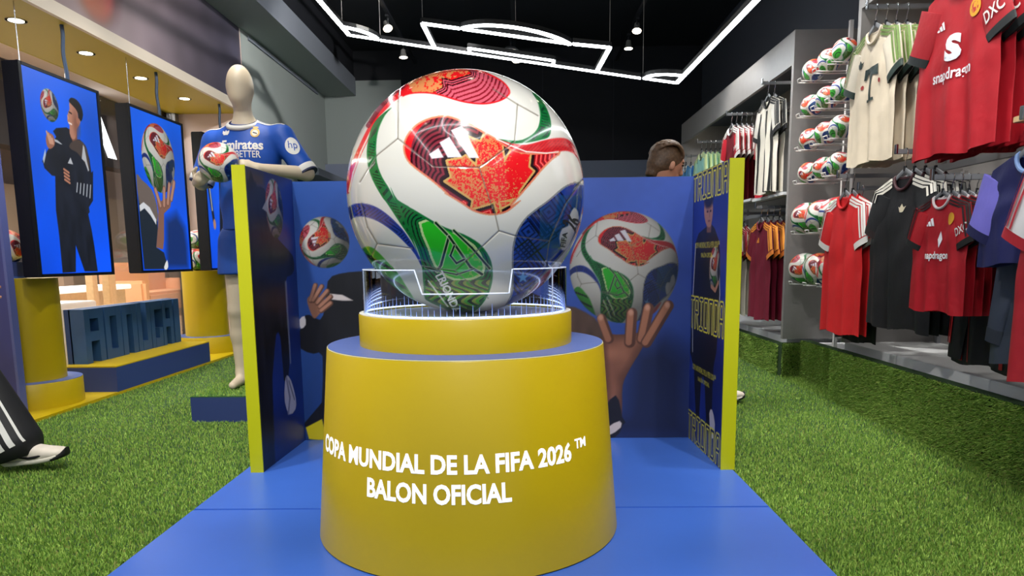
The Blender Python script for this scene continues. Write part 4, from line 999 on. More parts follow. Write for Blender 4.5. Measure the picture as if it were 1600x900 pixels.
def pic1(a):
    blue_bg(a); P = a.P
    poster_ball(a, (0.232, 1.053), 0.087, 0.10, rot=1.0, dark=0.5)
    a.poly(V_('s1_torso'), (22, 26, 38), smooth=0)
    i, d = a.poly(V_('s1_torso'), (22, 26, 38), op=0.0)
    a.C[i] *= np.where(d < 0, 0.75 + 0.5 * vnoise(P[i] * np.array([2.0, 0.7]), 14, 5), 1)[:, None]
    a.poly(V_('s1_brown'), (70, 58, 54), smooth=2, soft=0.01)
    a.poly(V_('s1_neck'), (120, 78, 62)); a.poly(V_('s1_face'), (176, 122, 100), smooth=2); a.poly(V_('s1_hair'), (16, 14, 16), smooth=2)
    f = np.array(V_('s1_face')); c = f.mean(0)
    a.ell((c[0] + 0.03, c[1] - 0.02), (0.035, 0.08), (116, 72, 58), soft=0.04, op=0.7)
    a.line([(c[0] - 0.035, c[1] + 0.045), (c[0] - 0.012, c[1] + 0.04)], 0.010, (40, 26, 24)); a.line([(c[0] - 0.055, c[1] + 0.02), (c[0] - 0.05, c[1] + 0.002)], 0.010, (206, 152, 128)); a.line([(c[0] - 0.05, c[1] - 0.025), (c[0] - 0.022, c[1] - 0.03)], 0.010, (236, 220, 214))
    a.ell((c[0] + 0.045, c[1] + 0.008), (0.011, 0.022), (160, 104, 84))
    a.poly(V_('s1_hand'), (150, 98, 78), smooth=2); h = np.array(V_('s1_hand')).mean(0)
    for k in range(4): a.line([(h[0] - 0.005 + 0.01 * k, h[1] - 0.02), (h[0] - 0.028 + 0.016 * k, h[1] + 0.045 - 0.012 * k)], 0.014, (196, 146, 122))
    h = np.array(V_('s1_hand2')).mean(0)
    for k in range(4): a.line([(h[0] - 0.022, h[1] + 0.035 - 0.022 * k), (h[0] + 0.026, h[1] + 0.018 - 0.022 * k)], 0.015, (176, 118, 94))
    for k in ('s1_str1', 's1_str2', 's1_str3', 's1_str4'): a.poly(V_(k), (196, 200, 206), op=0.85 if k != 's1_str4' else 0.0)
    s4 = np.array(V_('s1_str4'))
    for k in range(5): a.line([s4[0] + (s4[4] - s4[0]) * k / 5, s4[8] + (s4[5] - s4[8]) * k / 5], 0.010, (190, 196, 204), 0.85)
    a.poly(V_('s1_logo'), (176, 178, 184))
def pic2(a):
    blue_bg(a); P = a.P
    a.poly(V_('s2_shadow'), (16, 40, 92), soft=0.10, op=0.9)
    a.poly(V_('s2_sleeve'), (26, 36, 48)); a.poly(V_('s2_brown'), (104, 92, 86), smooth=2); a.poly(V_('s2_white'), (206, 208, 212))
    a.poly(V_('s2_palm'), (128, 90, 76), smooth=0)
    poster_ball(a, (0.385, 0.905), 0.265, 0.275, rot=-0.06, dark=0.6, shift=0.22)
    for k in range(4): l = V_('s2_f%d' % k); a.line(l, 0.05, (110, 74, 62)); a.line(l, 0.034, (170, 126, 108))
    a.poly(V_('s2_str'), (220, 220, 220), smooth=2)
def pic3(a):
    blue_bg(a)
    a.poly([(0.25, 0), (0.28, 0.7), (0.33, 1.0), (0.5, 1.08), (0.62, 1.0), (0.66, 0.7), (0.64, 0)], (22, 26, 38), smooth=2)
    a.line([(0.05, 0.8), (0.09, 0.6), (0.12, 0.45)], 0.05, (26, 30, 40)); a.line([(0.06, 0.85), (0.10, 0.55)], 0.014, (200, 204, 210)); a.ell((0.13, 0.42), (0.03, 0.05), (170, 124, 104))
    a.ell((0.47, 1.15), (0.07, 0.09), (150, 104, 86))
screen(4.38, 5.13, 'hanging black screen showing a player looking up at a ball on blue', pic1, 200, 330, (0.13, -0.31))
screen(5.56, 6.37, 'hanging black screen showing a hand lifting a big ball on blue', pic2, 200, 310, (0.13, -0.31))
screen(6.80, 7.60, 'hanging black screen half hidden behind the blue-kitted mannequin', pic3, 120, 180, (0.13,))

# small balls
SB = ball_mesh('football', 0.11, 72, 48, 20.0, 0.03, True, 0.006)
SB.materials.append(M_BALLS)
def small_ball(loc, label, r=0.11, rot=(0, 0, 0), group=None, name='football'):
    ob = bpy.data.objects.new(name, SB); COL.objects.link(ob)
    ob.location = loc; ob.rotation_euler = rot; ob.scale = (r / 0.11,) * 3
    return tag(ob, label, 'ball', group)
t = thing('ball_stand', 'blue drum stand under a red-panelled ball on the yellow column', 'stand', (-3.36, 4.62, 0.852))
MB().lathe([(0.085, 0.0), (0.085, 0.10), (0.075, 0.105), (0.06, 0.09)], n=32).build('drum', M_NAVY, t, True)
MB().lathe([(0.092, 0.0), (0.092, 0.012)], n=32).build('foot_ring', M_BLUE, t, True)
small_ball((-3.36, 4.62, 1.055), 'red-panelled white football on a blue drum stand next to the screen', rot=(0.4, 0.5, 1.3))
small_ball((-3.30, 7.19, 0.852 + 0.11), 'football standing on the flat top of the yellow column by the warm white wall', rot=(0.2, 0.3, 1.0))
small_ball((-3.36, 7.405, 0.852 + 0.11), 'football resting at the back edge of the yellow column by the warm white wall', rot=(1.2, 0.1, 0.4))
small_ball((-3.33, 7.298, 0.852 + 0.30), 'football perched on top of the two others on the yellow column', rot=(0.2, 0.9, 1.2))

# ------------------------------------------------------------------ ceiling: LED pitch, track lights
def lz(x, y): return 2.726 - 0.1565 * x + 0.027 * y
pt = thing('pendant_pitch_light', 'tilted hanging light of white LED bars drawn like a football pitch end', 'pendant light', (-0.1, 7.0, lz(-0.1, 7.0)))
def L3(x, y, dz=0.0): return Vector((x + 0.1, y - 7.0, lz(x, y) + dz - lz(-0.1, 7.0)))
def led_bar(pts, w=0.034, name='led_bar'):
    P = [L3(*p) for p in pts]; V1 = []; n = len(P)
    for k, p in enumerate(P):
        t = (P[min(k + 1, n - 1)] - P[max(k - 1, 0)]).normalized(); s = t.cross(Vector((0, 0, 1))).normalized() * w / 2
        V1.append((p - s, p + s))
    def strip(z0, z1, g=1.0):
        V = []; F = []
        for a, b in V1:
            c = (a + b) / 2; a = c + (a - c) * g; b = c + (b - c) * g
            for q in (a, b): V += [q + Vector((0, 0, z0)), q + Vector((0, 0, z1))]
        for k in range(n - 1):
            i = 4 * k
            F += [(i, i + 2, i + 6, i + 4), (i + 1, i + 5, i + 7, i + 3), (i, i + 4, i + 5, i + 1), (i + 2, i + 3, i + 7, i + 6)]
        F += [(0, 1, 3, 2), (4 * n - 4, 4 * n - 2, 4 * n - 1, 4 * n - 3)]
        return MB().add(V, F)
    b = strip(-0.008, 0.010).build(name, M_LED, pt)
    strip(0.010, 0.05, 1.08).build('housing', M_DARK, b)
def arc(cx, cy_, r, a0, a1, n=16): return [(cx + r * math.cos(a), cy_ + r * math.sin(a)) for a in np.linspace(math.radians(a0), math.radians(a1), n)]
led_bar([(-1.755, -0.8), (-1.752, 7.58)]); led_bar([(1.525, -0.8), (1.572, 7.56)])
led_bar([(-1.755, 1.2), (1.535, 1.2)])  # unseen halfway line and centre circle, added with longer side bars for fill
led_bar(arc(-0.1, 1.2, 0.6, 0, 360, 40), 0.034, 'led_arc')
led_bar([(-1.75, 7.58), (-1.45, 7.585)], 0.024); led_bar([(-1.44, 7.60), (1.21, 7.585)], 0.02); led_bar([(1.23, 7.57), (1.572, 7.56)], 0.024)
led_bar([(-0.893, 6.76), (-0.886, 7.58)]); led_bar([(0.782, 6.64), (0.762, 7.56)])
led_bar([(-0.893, 6.755), (-0.56, 6.74)]); led_bar([(0.46, 6.70), (0.782, 6.64)])
led_bar([(-0.53, 6.74), (0.44, 6.71)], 0.028)
led_bar(arc(-0.05, 7.02, 0.565, 211, 329), 0.034, 'led_arc')
led_bar([(-0.525, 7.40), (-0.525, 7.58)], 0.026); led_bar([(0.32, 7.40), (0.315, 7.57)], 0.026); led_bar([(-0.525, 7.40), (0.32, 7.395)], 0.02)
led_bar(arc(-1.75, 7.58, 0.29, -88, -2, 8), 0.03, 'led_arc'); led_bar(arc(1.572, 7.56, 0.32, 182, 268, 8), 0.03, 'led_arc')
for x, y in ((-1.755, 4.5), (1.56, 4.5), (-1.44, 7.6), (-0.893, 6.76), (0.782, 6.64), (-0.05, 6.455), (1.23, 7.57), (-1.752, 7.3)):
    p = L3(x, y, 0.05); MB().tube([p, (p[0], p[1], 4.0 - lz(-0.1, 7.0))], 0.003, n=5).build('suspension_wire', M_FIX, pt)

for x, nm in ((-1.53, 'left'), (-0.1, 'middle'), (1.36, 'right')):
    t = thing('lighting_track', {'left': 'black ceiling track nearest the shop window', 'middle': 'black ceiling track above the pedestal', 'right': 'black ceiling track above the jersey racks'}[nm], 'track', (x, 5.5, 3.72), 0, 'ceiling tracks')
    MB().box((-0.02, -5.3, 0.0), (0.02, 5.2, 0.03)).build('rail', M_BLACK, t)
    for y in (-4, -1, 2, 4.8): MB().tube([(0, y, 0.03), (0, y, 0.281)], 0.006, n=6).build('hanger_rod', M_BLACK, t)
def fixture(loc, aim, label, group, lit=True, s=1.0):
    d = (Vector(aim) - Vector(loc)).normalized(); q = d.to_track_quat('-Z', 'Y')
    t = thing('track_spotlight', label, 'spotlight', loc, 0, group)
    h = MB().lathe([(0.03 * s, 0.10 * s), (0.036 * s, 0.05 * s), (0.055 * s, 0.0), (0.052 * s, 0.004)], n=24).build('head', M_FIX if lit else M_BLACK, t, True); h.data.transform(q.to_matrix().to_4x4())
    f = MB().lathe([(0.05 * s, 0.001), (0.05 * s, 0.006)], n=24).build('lamp', M_LAMP, t); f.data.transform(q.to_matrix().to_4x4())
    MB().tube([(0, 0, 0.06), (0.0, 0, 3.73 - loc[2])], 0.010, n=8).build('stem', M_BLACK, t)
    MB().box((-0.02, -0.05, 3.70 - loc[2]), (0.02, 0.05, 3.735 - loc[2])).build('adapter', M_BLACK, t)
for loc, aim, lab in (((-1.541, 8.62, 3.58), (-0.6, 7.2, 1.0), 'tilted track spotlight beside the LED pitch corner over the left track'), ((-1.527, 9.6, 3.52), (-1.4, 9.4, 0), 'track spotlight pointing down at the end of the left track'),
                      ((1.362, 8.87, 3.58), (1.1, 7.6, 0.5), 'bright tilted track spotlight on the track over the jersey racks'), ((1.353, 9.48, 3.55), (1.3, 9.2, 0), 'small track spotlight behind the tilted one over the jersey racks'),
                      ((-0.073, 10.1, 3.58), (-0.1, 9.5, 0), 'small warm spotlight at the far end of the middle track')):
    fixture(loc, aim, lab, 'track spotlights')
    spot('spot_beam', Vector(loc) + (Vector(aim) - Vector(loc)).normalized() * 0.06, aim, 60, 60)
for _p, _t, _w, _a, _l in FILL_SPOTS:  # fixture bodies for the added fill spots, out of view
    p = Vector(_p) - (Vector(_t) - Vector(_p)).normalized() * 0.06
    fixture(tuple(p), _t, 'added track spotlight aimed at ' + _l, 'added fill spotlights over the shop floor')
t = thing('dome_lamp', 'round flat white ceiling lamp hanging behind the LED pitch arc', 'lamp', (-0.14, 9.4, 3.52))
MB().lathe([(0.10, 0.0), (0.105, 0.012), (0.06, 0.05), (0.02, 0.06)], n=32).build('shade', M_FIXL, t, True)
MB().lathe([(0.098, -0.003), (0.098, 0.003)], n=32).build('diffuser', mat('dome_diffuser', (255, 250, 240), 0.5, emit=1.6), t)
MB().tube([(0, 0, 0.05), (0, 0, 0.21)], 0.012, n=8).build('stem', M_BLACK, t)

# ------------------------------------------------------------------ mannequin in the blue kit, on a turf-topped box
bx = thing('mannequin_box', 'low navy box topped with green turf carrying the mannequin', 'box', (-1.66, 4.42, 0.0))
MB().box((-0.32, -0.32, 0.0), (0.62, 0.55, 0.150)).build('body', mat('dark_navy_box', (42, 58, 108), 0.5), bx)
MB().box((-0.32, -0.32, 0.150), (0.62, 0.55, 0.156)).build('turf_top', mat('turf_green', (52, 94, 34), 0.9, noise=0.3, nscale=90), bx)
M_MANN = mat('cream_mannequin', (206, 190, 164), 0.45)
MO = Vector((-1.69, 4.45, 0.158))
mn = thing('mannequin', 'faceless cream mannequin in a blue football kit holding a ball', 'mannequin', MO)
def hand_sdf(s, w, d, n_, curl, sc=1.0, thumb=1):
    """five fingers from a palm: w wrist, d pointing direction, n_ palm normal (curls that way)"""
    w = Vector(w); d = Vector(d).normalized(); n_ = Vector(n_); n_ = (n_ - d * n_.dot(d)).normalized(); a = d.cross(n_) * thumb
    pc = w + d * 0.05 * sc
    s.cap(w, pc + d * 0.03 * sc, 0.026 * sc, 0.030 * sc, 0.02); s.cap(pc + a * 0.018 * sc, pc - a * 0.018 * sc + d * 0.02 * sc, 0.021 * sc, 0.021 * sc, 0.015)
    for k, (off, ln) in enumerate(((0.030, 0.068), (0.010, 0.078), (-0.010, 0.072), (-0.029, 0.058))):
        b = w + d * 0.085 * sc + a * off * sc; ang = 0.0; p = b; st = ln / 3 * sc
        for j in range(3):
            ang += curl
            q = p + (d * math.cos(ang) + n_ * math.sin(ang)) * st * (1.15 - 0.15 * j)
            s.cap(p, q, (0.0105 - 0.0012 * j) * sc, (0.0095 - 0.0012 * j) * sc, 0.006); p = q
    b = w + d * 0.03 * sc + a * 0.026 * sc; q = b + (d * 0.5 + a * 0.75 + n_ * 0.35).normalized() * 0.04 * sc
    s.cap(b, q, 0.014 * sc, 0.012 * sc, 0.012); s.cap(q, q + (d * 0.85 + a * 0.15 + n_ * 0.5).normalized() * 0.035 * sc, 0.012 * sc, 0.010 * sc, 0.008)
def m_(x, y, z): return (x - MO.x, y - MO.y, z - MO.z)
J = dict(head=m_(-1.685, 4.40, 1.985), neck=m_(-1.69, 4.44, 1.80), shR=m_(-1.885, 4.47, 1.665), shL=m_(-1.465, 4.45, 1.69), elR=m_(-1.965, 4.42, 1.425), wrR=m_(-1.885, 4.19, 1.40),
         elL=m_(-1.315, 4.42, 1.47), wrL=m_(-1.53, 4.18, 1.475), chest=m_(-1.68, 4.46, 1.58), belly=m_(-1.685, 4.46, 1.32), pel=m_(-1.69, 4.46, 1.13),
         hipR=m_(-1.785, 4.46, 1.06), hipL=m_(-1.595, 4.47, 1.06), knR=m_(-1.80, 4.43, 0.64), knL=m_(-1.58, 4.48, 0.64), anR=m_(-1.81, 4.46, 0.245), anL=m_(-1.57, 4.53, 0.245))
BALLM = m_(-1.715, 4.10, 1.50)
s = SDF((-0.45, -0.5, -0.02), (0.5, 0.32, 1.98), 0.0075)
s.ell(J['head'], (0.074, 0.094, 0.118), 0.02); s.cap(np.array(J['head']) + np.array((0, -0.028, -0.075)), np.array(J['head']) + np.array((0, 0.0, -0.03)), 0.046, 0.062, 0.04)
s.cap(J['neck'], np.array(J['neck']) + np.array((0, -0.012, 0.10)), 0.056, 0.050, 0.03); s.cap(J['shR'], J['shL'], 0.062, 0.062, 0.06)
s.cap(J['chest'], np.array(J['chest']) + np.array((0, 0, 0.08)), 0.135, 0.125, 0.06, sq=(1.2, 0.78, 1)); s.cap(J['belly'], J['chest'], 0.112, 0.13, 0.06, sq=(1.15, 0.8, 1)); s.cap(J['pel'], J['belly'], 0.125, 0.112, 0.06, sq=(1.15, 0.85, 1))
for sd in 'RL':
    s.cap(J['sh' + sd], J['el' + sd], 0.052, 0.042, 0.03); s.cap(J['el' + sd], J['wr' + sd], 0.043, 0.028, 0.02)
    s.cap(J['hip' + sd], J['kn' + sd], 0.088, 0.054, 0.04); kn = np.array(J['kn' + sd]); an = np.array(J['an' + sd])
    s.cap(kn, kn * 0.6 + an * 0.4 + np.array((0, 0.02, 0)), 0.052, 0.055, 0.02); s.cap(kn * 0.6 + an * 0.4 + np.array((0, 0.02, 0)), an, 0.055, 0.034, 0.03)
    s.cap(an - np.array((0, 0, 0.045)), an + np.array((0, -0.15, -0.062)), 0.036, 0.024, 0.03); s.cap(an, an + np.array((0, 0.03, -0.055)), 0.034, 0.03, 0.02)
_b = Vector(BALLM)
hand_sdf(s, J['wrR'], (0.55, -0.75, 0.15), _b - Vector(J['wrR']), 0.42, 0.95, 1)
hand_sdf(s, J['wrL'], (-0.75, -0.45, 0.22), _b - Vector(J['wrL']), 0.40, 0.95, -1)
_X, _Y, _Z = np.meshgrid(*s.ax, indexing='ij')   # palms and fingers close on the ball's round surface
s.D = np.maximum(s.D, (0.1095 - np.sqrt((_X - BALLM[0]) ** 2 + (_Y - BALLM[1]) ** 2 + (_Z - BALLM[2]) ** 2)).astype(np.float32))
link('body', s.mesh('body'), M_MANN, mn)
M_KIT = mat('royal_blue_jersey', (14, 74, 168), 0.55, noise=0.06, nscale=9, bump=0.25, bscale=14)
M_KITW = mat('white_trim_cloth', (220, 218, 212), 0.6)
M_KITN = mat('navy_cuff_cloth', (16, 26, 66), 0.6)
# shirt and shorts follow the body with ease
s = SDF((-0.40, -0.30, 0.80), (0.50, 0.35, 1.70), 0.0075)
s.cap(J['shR'], J['shL'], 0.072, 0.072, 0.05); s.cap(J['chest'], np.array(J['chest']) + np.array((0, 0, 0.08)), 0.148, 0.136, 0.05, sq=(1.22, 0.82, 1)); s.cap(J['belly'], J['chest'], 0.14, 0.145, 0.06, sq=(1.2, 0.88, 1)); s.cap(np.array(J['pel']) + np.array((0, 0, -0.06)), J['belly'], 0.155, 0.14, 0.06, sq=(1.15, 0.9, 1))
s.cap(J['neck'], np.array(J['neck']) + np.array((0, 0, -0.06)), 0.062, 0.075, 0.05)
for sd in 'RL':
    a, b = np.array(J['sh' + sd]), np.array(J['el' + sd]); s.cap(a, a + (b - a) * 0.80, 0.072, 0.068, 0.03)
s.cut(m_(0, 0, 1.135), (0, 0, -1)); s.cut(m_(-1.69, 4.42, 1.775), (0, -0.45, 1))
for sd in 'RL':
    a, b = np.array(J['sh' + sd]), np.array(J['el' + sd]); s.cut(a + (b - a) * 0.88, b - a) if False else None
shirt = link('shirt', s.mesh('shirt'), M_KIT, mn)
s = SDF((-0.35, -0.28, 0.60), (0.35, 0.30, 1.10), 0.0075)
s.cap(np.array(J['pel']) + np.array((0, 0, 0.02)), J['pel'], 0.142, 0.146, 0.05, sq=(1.15, 0.86, 1))
for sd in 'RL':
    a, b = np.array(J['hip' + sd]), np.array(J['kn' + sd]); s.cap(a, a + (b - a) * 0.62, 0.112, 0.115, 0.03)
s.cut(m_(0, 0, 0.865), (0, 0, -1))
link('shorts', s.mesh('shorts'), mat('blue_shorts', (10, 66, 150), 0.6, bump=0.25, bscale=12), mn)
for sd, e in (('R', -1), ('L', 1)):
    a, b = Vector(J['sh' + sd]), Vector(J['el' + sd]); d = (b - a).normalized(); c = a + (b - a) * 0.93
    MB().tube([c - d * 0.020, c - d * 0.012, c + d * 0.012, c + d * 0.018], [0.070, 0.0725, 0.0725, 0.070], n=32).build('sleeve_cuff', M_KITW, mn, True)
    MB().tube([c + d * 0.017, c + d * 0.027], [0.0705, 0.070], n=32).build('cuff_edge', M_KITN, mn, True)
# trims and prints laid on the shirt
bm_ = bmesh.new(); bm_.from_mesh(shirt.data); SHBVH = bvhtree.BVHTree.FromBMesh(bm_); bm_.free()
def lay(V, F, org, ux, uz, dirn, name, m, off=0.003):
    """lays a flat print on the shirt along a direction"""
    out = []
    bm = bmesh.new(); vs = [bm.verts.new((v[0], v[1], 0)) for v in V]
    for f in F:
        try: bm.faces.new([vs[i] for i in f])
        except ValueError: pass
    bmesh.ops.triangulate(bm, faces=bm.faces[:])
    for _ in range(2):
        e = [x for x in bm.edges if x.calc_length() > 0.02]
        if not e: break
        bmesh.ops.subdivide_edges(bm, edges=e, cuts=1); bmesh.ops.triangulate(bm, faces=bm.faces[:])
    for v in bm.verts:
        p = Vector(org) + Vector(ux) * v.co.x + Vector(uz) * v.co.y - Vector(dirn) * 0.4
        h = SHBVH.ray_cast(p, Vector(dirn))
        v.co = (h[0] - Vector(dirn) * off) if h[0] is not None else p + Vector(dirn) * 0.4
    me = bpy.data.meshes.new(name); bm.to_mesh(me); bm.free()
    return link(name, me, m, mn)
def lay_text(body, x, z, w, h, m=M_KITW, bold=0.02, name='chest_lettering'):
    V, F = text_fit(body, w, h, bold); lay(V, F, m_(x, 4.45, z), (1, 0, 0), (0, 0, 1), (0, 1, 0), name, m)
def disc(rx, rz, n=28): return [(rx * math.cos(2 * PI * k / n), rz * math.sin(2 * PI * k / n)) for k in range(n)], [tuple(range(n))]
lay_text('Emirates', -1.672, 1.632, 0.245, 0.058, bold=0.03)
lay_text('FLY BETTER', -1.672, 1.577, 0.215, 0.040, bold=0.01)
V, F = disc(0.026, 0.028); lay(V, F, m_(-1.595, 4.45, 1.705), (1, 0, 0), (0, 0, 1), (0, 1, 0), 'crest', mat('gold_crest', (206, 168, 84), 0.5))
V, F = disc(0.017, 0.018); lay(V, F, m_(-1.595, 4.45, 1.703), (1, 0, 0), (0, 0, 1), (0, 1, 0), 'crest_centre', mat('crest_white', (226, 214, 190), 0.5), 0.0045)
lay([(-0.012, 0.012), (0.012, 0.004), (0.012, -0.002), (-0.012, 0.006)], [(0, 1, 2, 3)], m_(-1.595, 4.45, 1.698), (1, 0, 0), (0, 0, 1), (0, 1, 0), 'crest_band', M_KITN, 0.006)
V, F = disc(0.016, 0.006); lay(V, F, m_(-1.595, 4.45, 1.738), (1, 0, 0), (0, 0, 1), (0, 1, 0), 'crest_crown', mat('gold_crest_top', (206, 168, 84), 0.5))
for k, (dx, an) in enumerate(((-0.013, 0.6), (0.0, 0.0), (0.013, -0.6))):
    P = [(-0.007, -0.012), (0.007, -0.012), (0.009, 0.006), (0.0, 0.02), (-0.009, 0.006)]
    P = [(dx + a * math.cos(an) - b * math.sin(an), a * math.sin(an) + b * math.cos(an)) for a, b in P]
    lay(P, [(0, 1, 2, 3, 4)], m_(-1.772, 4.45, 1.705), (1, 0, 0), (0, 0, 1), (0, 1, 0), 'trefoil_leaf', M_KITW)
# round white sleeve patch with letters
_sd = Vector((0.55, -0.8, 0.0)).normalized(); _su = Vector((-0.8, -0.55, 0)).normalized() * -1
a_, b_ = Vector(J['shL']), Vector(J['elL']); pc = a_ + (b_ - a_) * 0.28
V, F = disc(0.042, 0.052); lay(V, F, pc, _su, (0, 0, 1), -_sd, 'sleeve_patch', M_KITW)
V, F = text_fit('hp', 0.052, 0.058, 0.0); lay(V, F, pc, _su, (0, 0, 1), -_sd, 'patch_lettering', M_KIT, 0.005)
# collar and shoulder stripes
nk = Vector(J['neck'])
ring = [(nk.x + 0.084 * math.cos(q), nk.y - 0.014 + 0.080 * math.sin(q), nk.z - 0.036 + 0.034 * math.sin(q)) for q in np.linspace(0, 2 * PI, 40)]
MB().tube(ring, 0.015, n=10, cap=False).build('collar', M_KITW, mn, True)
MB().tube([(nk.x + (x - nk.x) * 0.90, nk.y - 0.012 + (y - nk.y + 0.012) * 0.9, z + 0.013) for x, y, z in ring], 0.006, n=8, cap=False).build('collar_edge', M_KITN, mn, True)
for sd, e in (('R', -1), ('L', 1)):
    sh = Vector(J['sh' + sd])
    for k in range(3):
        y0 = -0.030 + 0.026 * k
        P0 = Vector((nk.x + e * 0.078, nk.y + y0 * 0.8, 0)); P1 = Vector((sh.x + e * 0.03, sh.y + y0, 0))
        V = []; F = []
        for q in range(9):
            c = P0.lerp(P1, q / 8)
            for w in (-0.006, 0.006):
                h = SHBVH.ray_cast(Vector((c.x, c.y + w, 2.2)), Vector((0, 0, -1)))
                V.append((h[0] + Vector((0, 0, 0.003))) if h[0] is not None else Vector((c.x, c.y + w, sh.z + 0.06)))
        F = [(2 * q, 2 * q + 1, 2 * q + 3, 2 * q + 2) for q in range(8)]
        MB().add(V, F).build('shoulder_stripe', M_KITW, mn, True)
hb = small_ball(Vector(BALLM) + MO, 'white football held by the blue-kitted mannequin', rot=(0.15, -0.1, 0.15))
# ------------------------------------------------------------------ right-hand shop fittings
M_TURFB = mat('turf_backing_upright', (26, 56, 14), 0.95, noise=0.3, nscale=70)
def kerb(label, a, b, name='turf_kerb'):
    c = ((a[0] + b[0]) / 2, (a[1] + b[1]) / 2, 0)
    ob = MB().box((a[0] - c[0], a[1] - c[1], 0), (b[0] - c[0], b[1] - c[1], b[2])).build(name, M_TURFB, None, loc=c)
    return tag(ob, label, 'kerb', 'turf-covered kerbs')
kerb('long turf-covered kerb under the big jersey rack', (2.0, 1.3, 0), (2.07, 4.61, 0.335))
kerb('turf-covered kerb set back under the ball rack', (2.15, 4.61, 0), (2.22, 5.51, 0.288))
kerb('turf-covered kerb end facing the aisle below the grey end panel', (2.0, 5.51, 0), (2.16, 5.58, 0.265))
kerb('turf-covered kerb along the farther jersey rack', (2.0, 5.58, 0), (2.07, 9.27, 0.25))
def plinth(label, y0, y1, x0, z, cuts, name='rack_plinth'):
    t = thing(name, label, 'plinth', (2.36, (y0 + y1) / 2, 0))
    ys = [y0] + list(cuts) + [y1]
    for k in range(len(ys) - 1):
        MB().box((x0 - 2.36, ys[k] + 0.003 - (y0 + y1) / 2, 0), (0.295, ys[k + 1] - 0.003 - (y0 + y1) / 2, z), bev=0.003).build('plinth_block', M_PLINTH, t)
plinth('pale grey plinth boxes under the big jersey rack', 1.3, 4.60, 2.072, 0.385, (2.35, 3.15, 3.95))
plinth('pale grey plinth boxes under the farther jersey rack', 5.60, 9.26, 2.072, 0.30, (6.05, 6.6, 7.5, 8.4))
plinth('pale grey plinth box behind the set-back turf kerb', 4.615, 5.505, 2.222, 0.27, ())
def unit(name, label, y0, y1, x0, hz0, hz1, z0):
    t = thing(name, label, 'shelving', (2.33, (y0 + y1) / 2, z0)); h = (y1 - y0) / 2
    MB().box((0.29, -h, 0), (0.325, h, hz1 - z0)).build('back_panel', M_FIX, t)
    MB().box((x0 - 2.33, h - 0.04, 0), (0.29, h, hz1 - z0)).build('end_panel', M_FIX, t)
    MB().box((x0 - 2.33, -h, 0), (0.29, -h + 0.04, hz1 - z0)).build('end_panel', M_FIX, t)
    MB().box((x0 - 2.33, -h + 0.04, hz0 - z0), (x0 - 2.33 + 0.03, h - 0.04, hz1 - z0)).build('header', M_FIX, t)
    MB().box((x0 - 2.33 + 0.03, -h + 0.04, hz1 - z0 - 0.03), (0.29, h - 0.04, hz1 - z0)).build('canopy', mat('canopy_grey', (74, 80, 88), 0.5), t)
    for k in range(int((y1 - y0) / 0.75) + 1):
        y = -h + 0.1 + k * (2 * h - 0.2) / max(int((y1 - y0) / 0.75), 1)
        MB().box((0.268, y - 0.015, 0), (0.29, y + 0.015, hz0 - z0)).build('slotted_upright', M_FIXL, t)
    n = int((y1 - y0) / 0.62)
    for k in range(n):
        y = -h + 0.35 + k * 0.62
        q = MB().lathe([(0.035, -0.006), (0.035, 0.0)], c=(-0.12, y, hz1 - z0 - 0.031), n=20).build('canopy_lamp', M_LAMP, t)
        L = spot('canopy_beam', (-0.12, y, hz1 - z0 - 0.06), (-0.3, y, -3), 9, 100, 0.9, (1, 0.96, 0.9), 0.03); L.parent = t
    return t
unit('jersey_shelving', 'tall grey metal shelving unit holding the big jerseys over the long kerb', 1.3, 4.60, 2.05, 2.41, 2.62, 0.385)
unit('jersey_shelving', 'grey metal shelving unit with a plain end panel behind the ball rack', 5.505, 9.27, 2.0, 2.335, 2.575, 0.30)
tag(MB().box((2.60, 4.60, 0.27), (2.655, 5.505, 2.58)).build('rack_back_panel', mat('rack_panel_grey', (128, 126, 126), 0.5)), 'grey panel behind the columns of footballs', 'panel')

# ball rack: two white poles, cradle arms
rk = thing('ball_rack', 'white pole rack with cradles holding columns of footballs', 'rack', (2.2, 5.02, 0.27))
for y in (0.115, -0.135): MB().box((0.03, y - 0.012, 0), (0.055, y + 0.012, 2.25)).build('pole', M_WHITE, rk)
for y in (0.115, -0.135): MB().box((0.055, y - 0.01, 0.4), (0.40, y + 0.01, 0.43)).build('wall_bracket', M_FIXL, rk)
ROWS = [(2.225, 0.077), (1.986, 0.077), (1.756, 0.077), (1.524, 0.077), (1.205, 0.112), (0.845, 0.112)]
RN = ['top', 'second', 'third', 'fourth', 'fifth', 'lowest']
for i, (z, r) in enumerate(ROWS):
    for k, (y, w) in enumerate(((5.255, 'beside the grey end panel'), (4.995, 'in the middle column'), (4.765, 'beside the jersey shelving'))):
        small_ball((2.05, y, z), '%s football on the %s row of the ball rack, %s' % ('mini' if r < 0.1 else 'full-size', RN[i], w), r, (rng.uniform(-0.4, 0.6), rng.uniform(-0.5, 0.5), rng.uniform(-1.5, -0.5) + k * 0.4), 'footballs on the ball rack')
        zl = z - math.sqrt((r + 0.0037) ** 2 - 0.03 ** 2) - 0.27; yl = y - 5.02
        MB().tube([(0.05, yl - 0.03, zl), (-0.245, yl - 0.03, zl), (-0.25, yl - 0.03, zl + 0.02), (-0.25, yl + 0.03, zl + 0.02), (-0.245, yl + 0.03, zl), (0.05, yl + 0.03, zl)], 0.004, n=6).build('cradle_arm', M_WHITE, rk)
    MB().tube([(0.05, -0.30, z - math.sqrt((r + 0.0037) ** 2 - 0.03 ** 2) - 0.27), (0.05, 0.30, z - math.sqrt((r + 0.0037) ** 2 - 0.03 ** 2) - 0.27)], 0.006, n=6).build('cross_rod', M_FIXL, rk)

